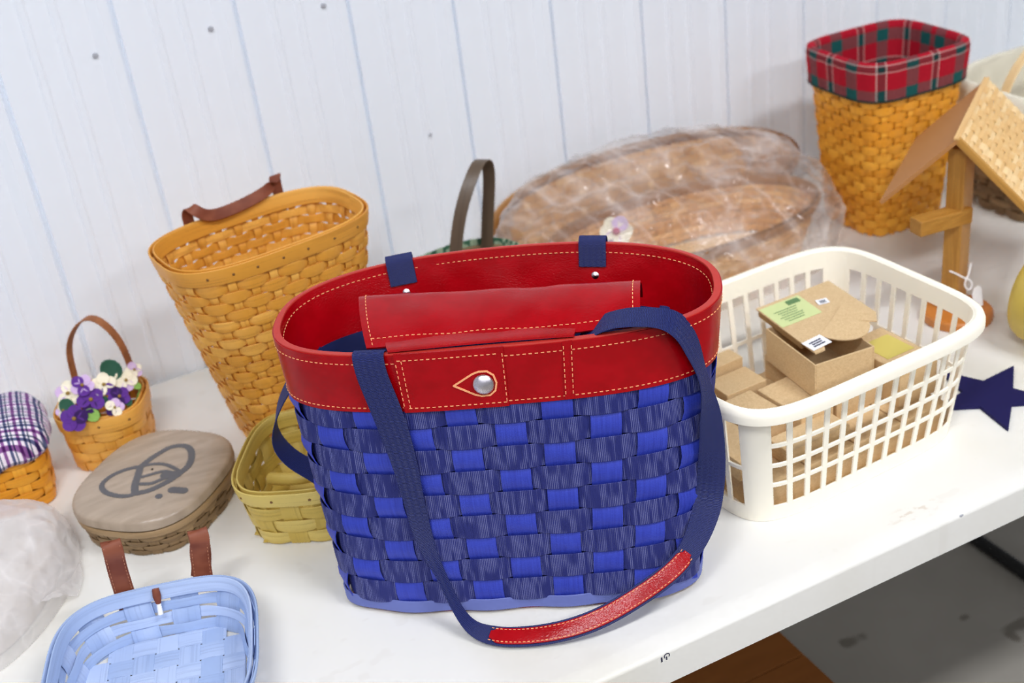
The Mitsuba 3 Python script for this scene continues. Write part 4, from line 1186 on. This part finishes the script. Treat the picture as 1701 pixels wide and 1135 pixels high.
# ---------------------------------------------------------------- bird feeder with a woven gable roof
k = thing('bird_feeder', 'wooden feeder stand with a post, round base and woven gable roof', 'bird feeder')
pb = np.array([1.327, .410])
put(k, 'base', move(lathe([(1e-5, .0005), (.056, .0005), (.058, .003), (.058, .014), (.055, .017), (1e-5, .017)], 48), None, (pb[0] + .003, pb[1] - .008, 0)), mat('mat_orangewood', pr(srgb(190, 118, 50), .4, .45)), 40, label='round orange wood base')
put(k, 'post', rbox(.036, .030, .292, .002, (pb[0], pb[1], .017), math.radians(20)), WOOD, uv=None)
put(k, 'perch', rbox(.100, .030, .027, .002, (pb[0] - .038, pb[1] - .002, .178), math.radians(-6)), WOOD)
rf = np.array([1.292, .388, .333]); rd = unit(np.array([.80, .60, 0])); ed = unit(np.array([.60, -.80, 0]))
LR = .30
for sgn, nm, Ls, woodr in ((1, 'woven_roof', .24, PALEW), (-1, 'roof_panel', .162, PALEW)):
    dn = unit(sgn * ed * 1.0 + np.array([0, 0, -1.0])); nn = unit(np.cross(rd, dn) * 1.0)
    if nn[2] < 0: nn = -nn
    if sgn == 1:
        fr = []
        rp = None
        ns = 9; pw = LR / ns
        base = None
        for q in range(ns):                               # splints running down the slope
            s = np.linspace(.004, Ls, 60)
            P = rf + rd * ((q + .5) * pw) + np.outer(s, dn) + np.outer(.0018 * np.cos(np.pi * s / .009) * (-1) ** q + .002, nn)
            put_strip(k, 'roof_splint', strip(P, rd, pw * .80, .0014), woodr)
        nc = int(Ls / .009)
        for q in range(nc):
            r = np.linspace(.002, LR - .002, 60)
            P = rf + np.outer(r, rd) + dn * (.0065 + q * .009) + np.outer(.002 - .0018 * np.cos(np.pi * ((.0065 + q * .009) / .009)) * np.cos(np.pi * (r / pw - .5) + np.pi / 2 * 0) * 1.0, nn)
            put_strip(k, 'roof_weaver', strip(P, dn, .0080, .0012), woodr)
        for off in (.003,):
            P = rf + rd * off + np.outer(np.linspace(0, Ls, 12), dn)
            put_strip(k, 'gable_board', strip(P, nn, .013, .006), WOOD)
    else:
        c = [rf, rf + rd * LR, rf + rd * LR + dn * Ls, rf + dn * Ls]
        V = np.array([p + nn * .0005 for p in c] + [p - nn * .0055 for p in c])
        F = np.array([[0, 1, 2], [0, 2, 3], [4, 6, 5], [4, 7, 6], [0, 4, 5], [0, 5, 1], [1, 5, 6], [1, 6, 2], [2, 6, 7], [2, 7, 3], [3, 7, 4], [3, 4, 0]])
        put(k, 'roof_panel', (V, F), mat('mat_brownboard', pr(srgb(176, 122, 72), .55, .3)), label='smooth brown roof panel')
put_strip(k, 'ridge', strip(rf + np.outer(np.linspace(-.001, LR, 10), rd) + [0, 0, .0015], unit(ed), .010, .003), PALEW)
tg = thing('price_tag', 'white paper price tag on a string looped round the feeder post', 'tag')
f0 = pb + np.array([-.006, -.022])
pts = [(pb[0] - .024, pb[1] - .012, .098), (pb[0] - .012, pb[1] - .024, .090), (pb[0] - .002, pb[1] - .028, .084), (pb[0] + .008, pb[1] - .024, .090), (pb[0] + .017, pb[1] - .018, .102)]
put(tg, 'string', cat([tube(spline(np.array(pts), 30), .0013, 6), tube(spline(np.array([(pb[0] - .002, pb[1] - .029, .084), (pb[0] - .007, pb[1] - .032, .072), (pb[0] + .001, pb[1] - .034, .064), (pb[0] + .006, pb[1] - .034, .072), (pb[0] - .001, pb[1] - .030, .083)]), 30), .0013, 6)]), PAPER, 50)
put(tg, 'card', move(prism(sg.Polygon([(-.015, -.038), (.015, -.038), (.015, -.008), (.007, 0), (-.007, 0), (-.015, -.008)]), -.0004, .0004), np.array([[.95, 0, -.30], [.30, .2, .93], [0, .98, -.2]]), (pb[0] + .008, pb[1] - .042, .070)), PAPER)

# ---------------------------------------------------------------- crock and lined basket at the right edge
k = thing('stoneware_crock', 'olive yellow crock lying on its side at the right edge', 'crock')
ax = unit(np.array([.25, -.97, 0])); up = np.array([0, 0, 1.0]); sd_ = np.cross(up, ax)
R = np.stack([sd_, up * 1.0, ax], 1); c0 = (1.368, .292, .0792)
put(k, 'body', move(lathe([(1e-5, 0), (.058, 0), (.067, .004), (.074, .016), (.077, .035), (.078, .06), (.078, .092)], 64), R, c0), OLIVE, 40)
put(k, 'groove', move(lathe([(.0772, .092), (.0772, .097)], 64), R, c0), BLACK, 40, label='dark groove')
put(k, 'lid', move(lathe([(.0772, .097), (.0782, .0975), (.0788, .101), (.0785, .138), (.075, .145), (.062, .1475), (.054, .1465), (.052, .142), (.048, .1465), (1e-5, .1485)], 64), R, c0), OLIVE, 40)

S = Surf(1.855, .66, math.radians(0), (.200, .165, 3.0), (.168, .135, 3.0), .245)
k = thing('lined_basket', 'brown wicker basket with a pale cloth liner behind the woven roof, at the right edge', 'basket')
weave(k, S, 13, 26, BROWNW, t0=.01, t1=.92, amp=.0040, fill=.92)
rims(k, S, .022, PALEW)
floor_of(k, S, BROWNW, plate=True)
u = np.arange(160) / 160; rows = []
for t, off, dz in ((.3, -.012, 0), (.6, -.011, 0), (.9, -.010, 0), (1.0, -.009, .006), (1.0, -.003, .014), (1.0, .004, .012), (.99, .0105, .004), (.94, .012, 0), (.84, .0135, 0)):
    P, Tu, Up, N = S.frame(u, t); rows.append(P + N * (off + .0015 * np.sin(u * 2 * np.pi * 19))[:, None] + [0, 0, dz])
V = np.vstack(rows); i, j = np.meshgrid(np.arange(len(rows) - 1), np.arange(160), indexing='ij')
q = np.stack([i * 160 + j, i * 160 + (j + 1) % 160, (i + 1) * 160 + (j + 1) % 160, (i + 1) * 160 + j], -1).reshape(-1, 4)
put(k, 'liner', (V, np.vstack([q[:, [0, 1, 2]], q[:, [0, 2, 3]]])), LINER, True, label='pale cloth liner folded over the rim')
K = [S.world(np.array([.19 * math.cos(a) * -1, 0, .20 + .16 * math.sin(a)])) for a in np.linspace(0, math.pi, 9)]
put_strip(k, 'handle', strip(spline(np.array(K), 60), np.array([0, 1.0, 0]), .020, .004), PALEW, label='pale bent wood handle')
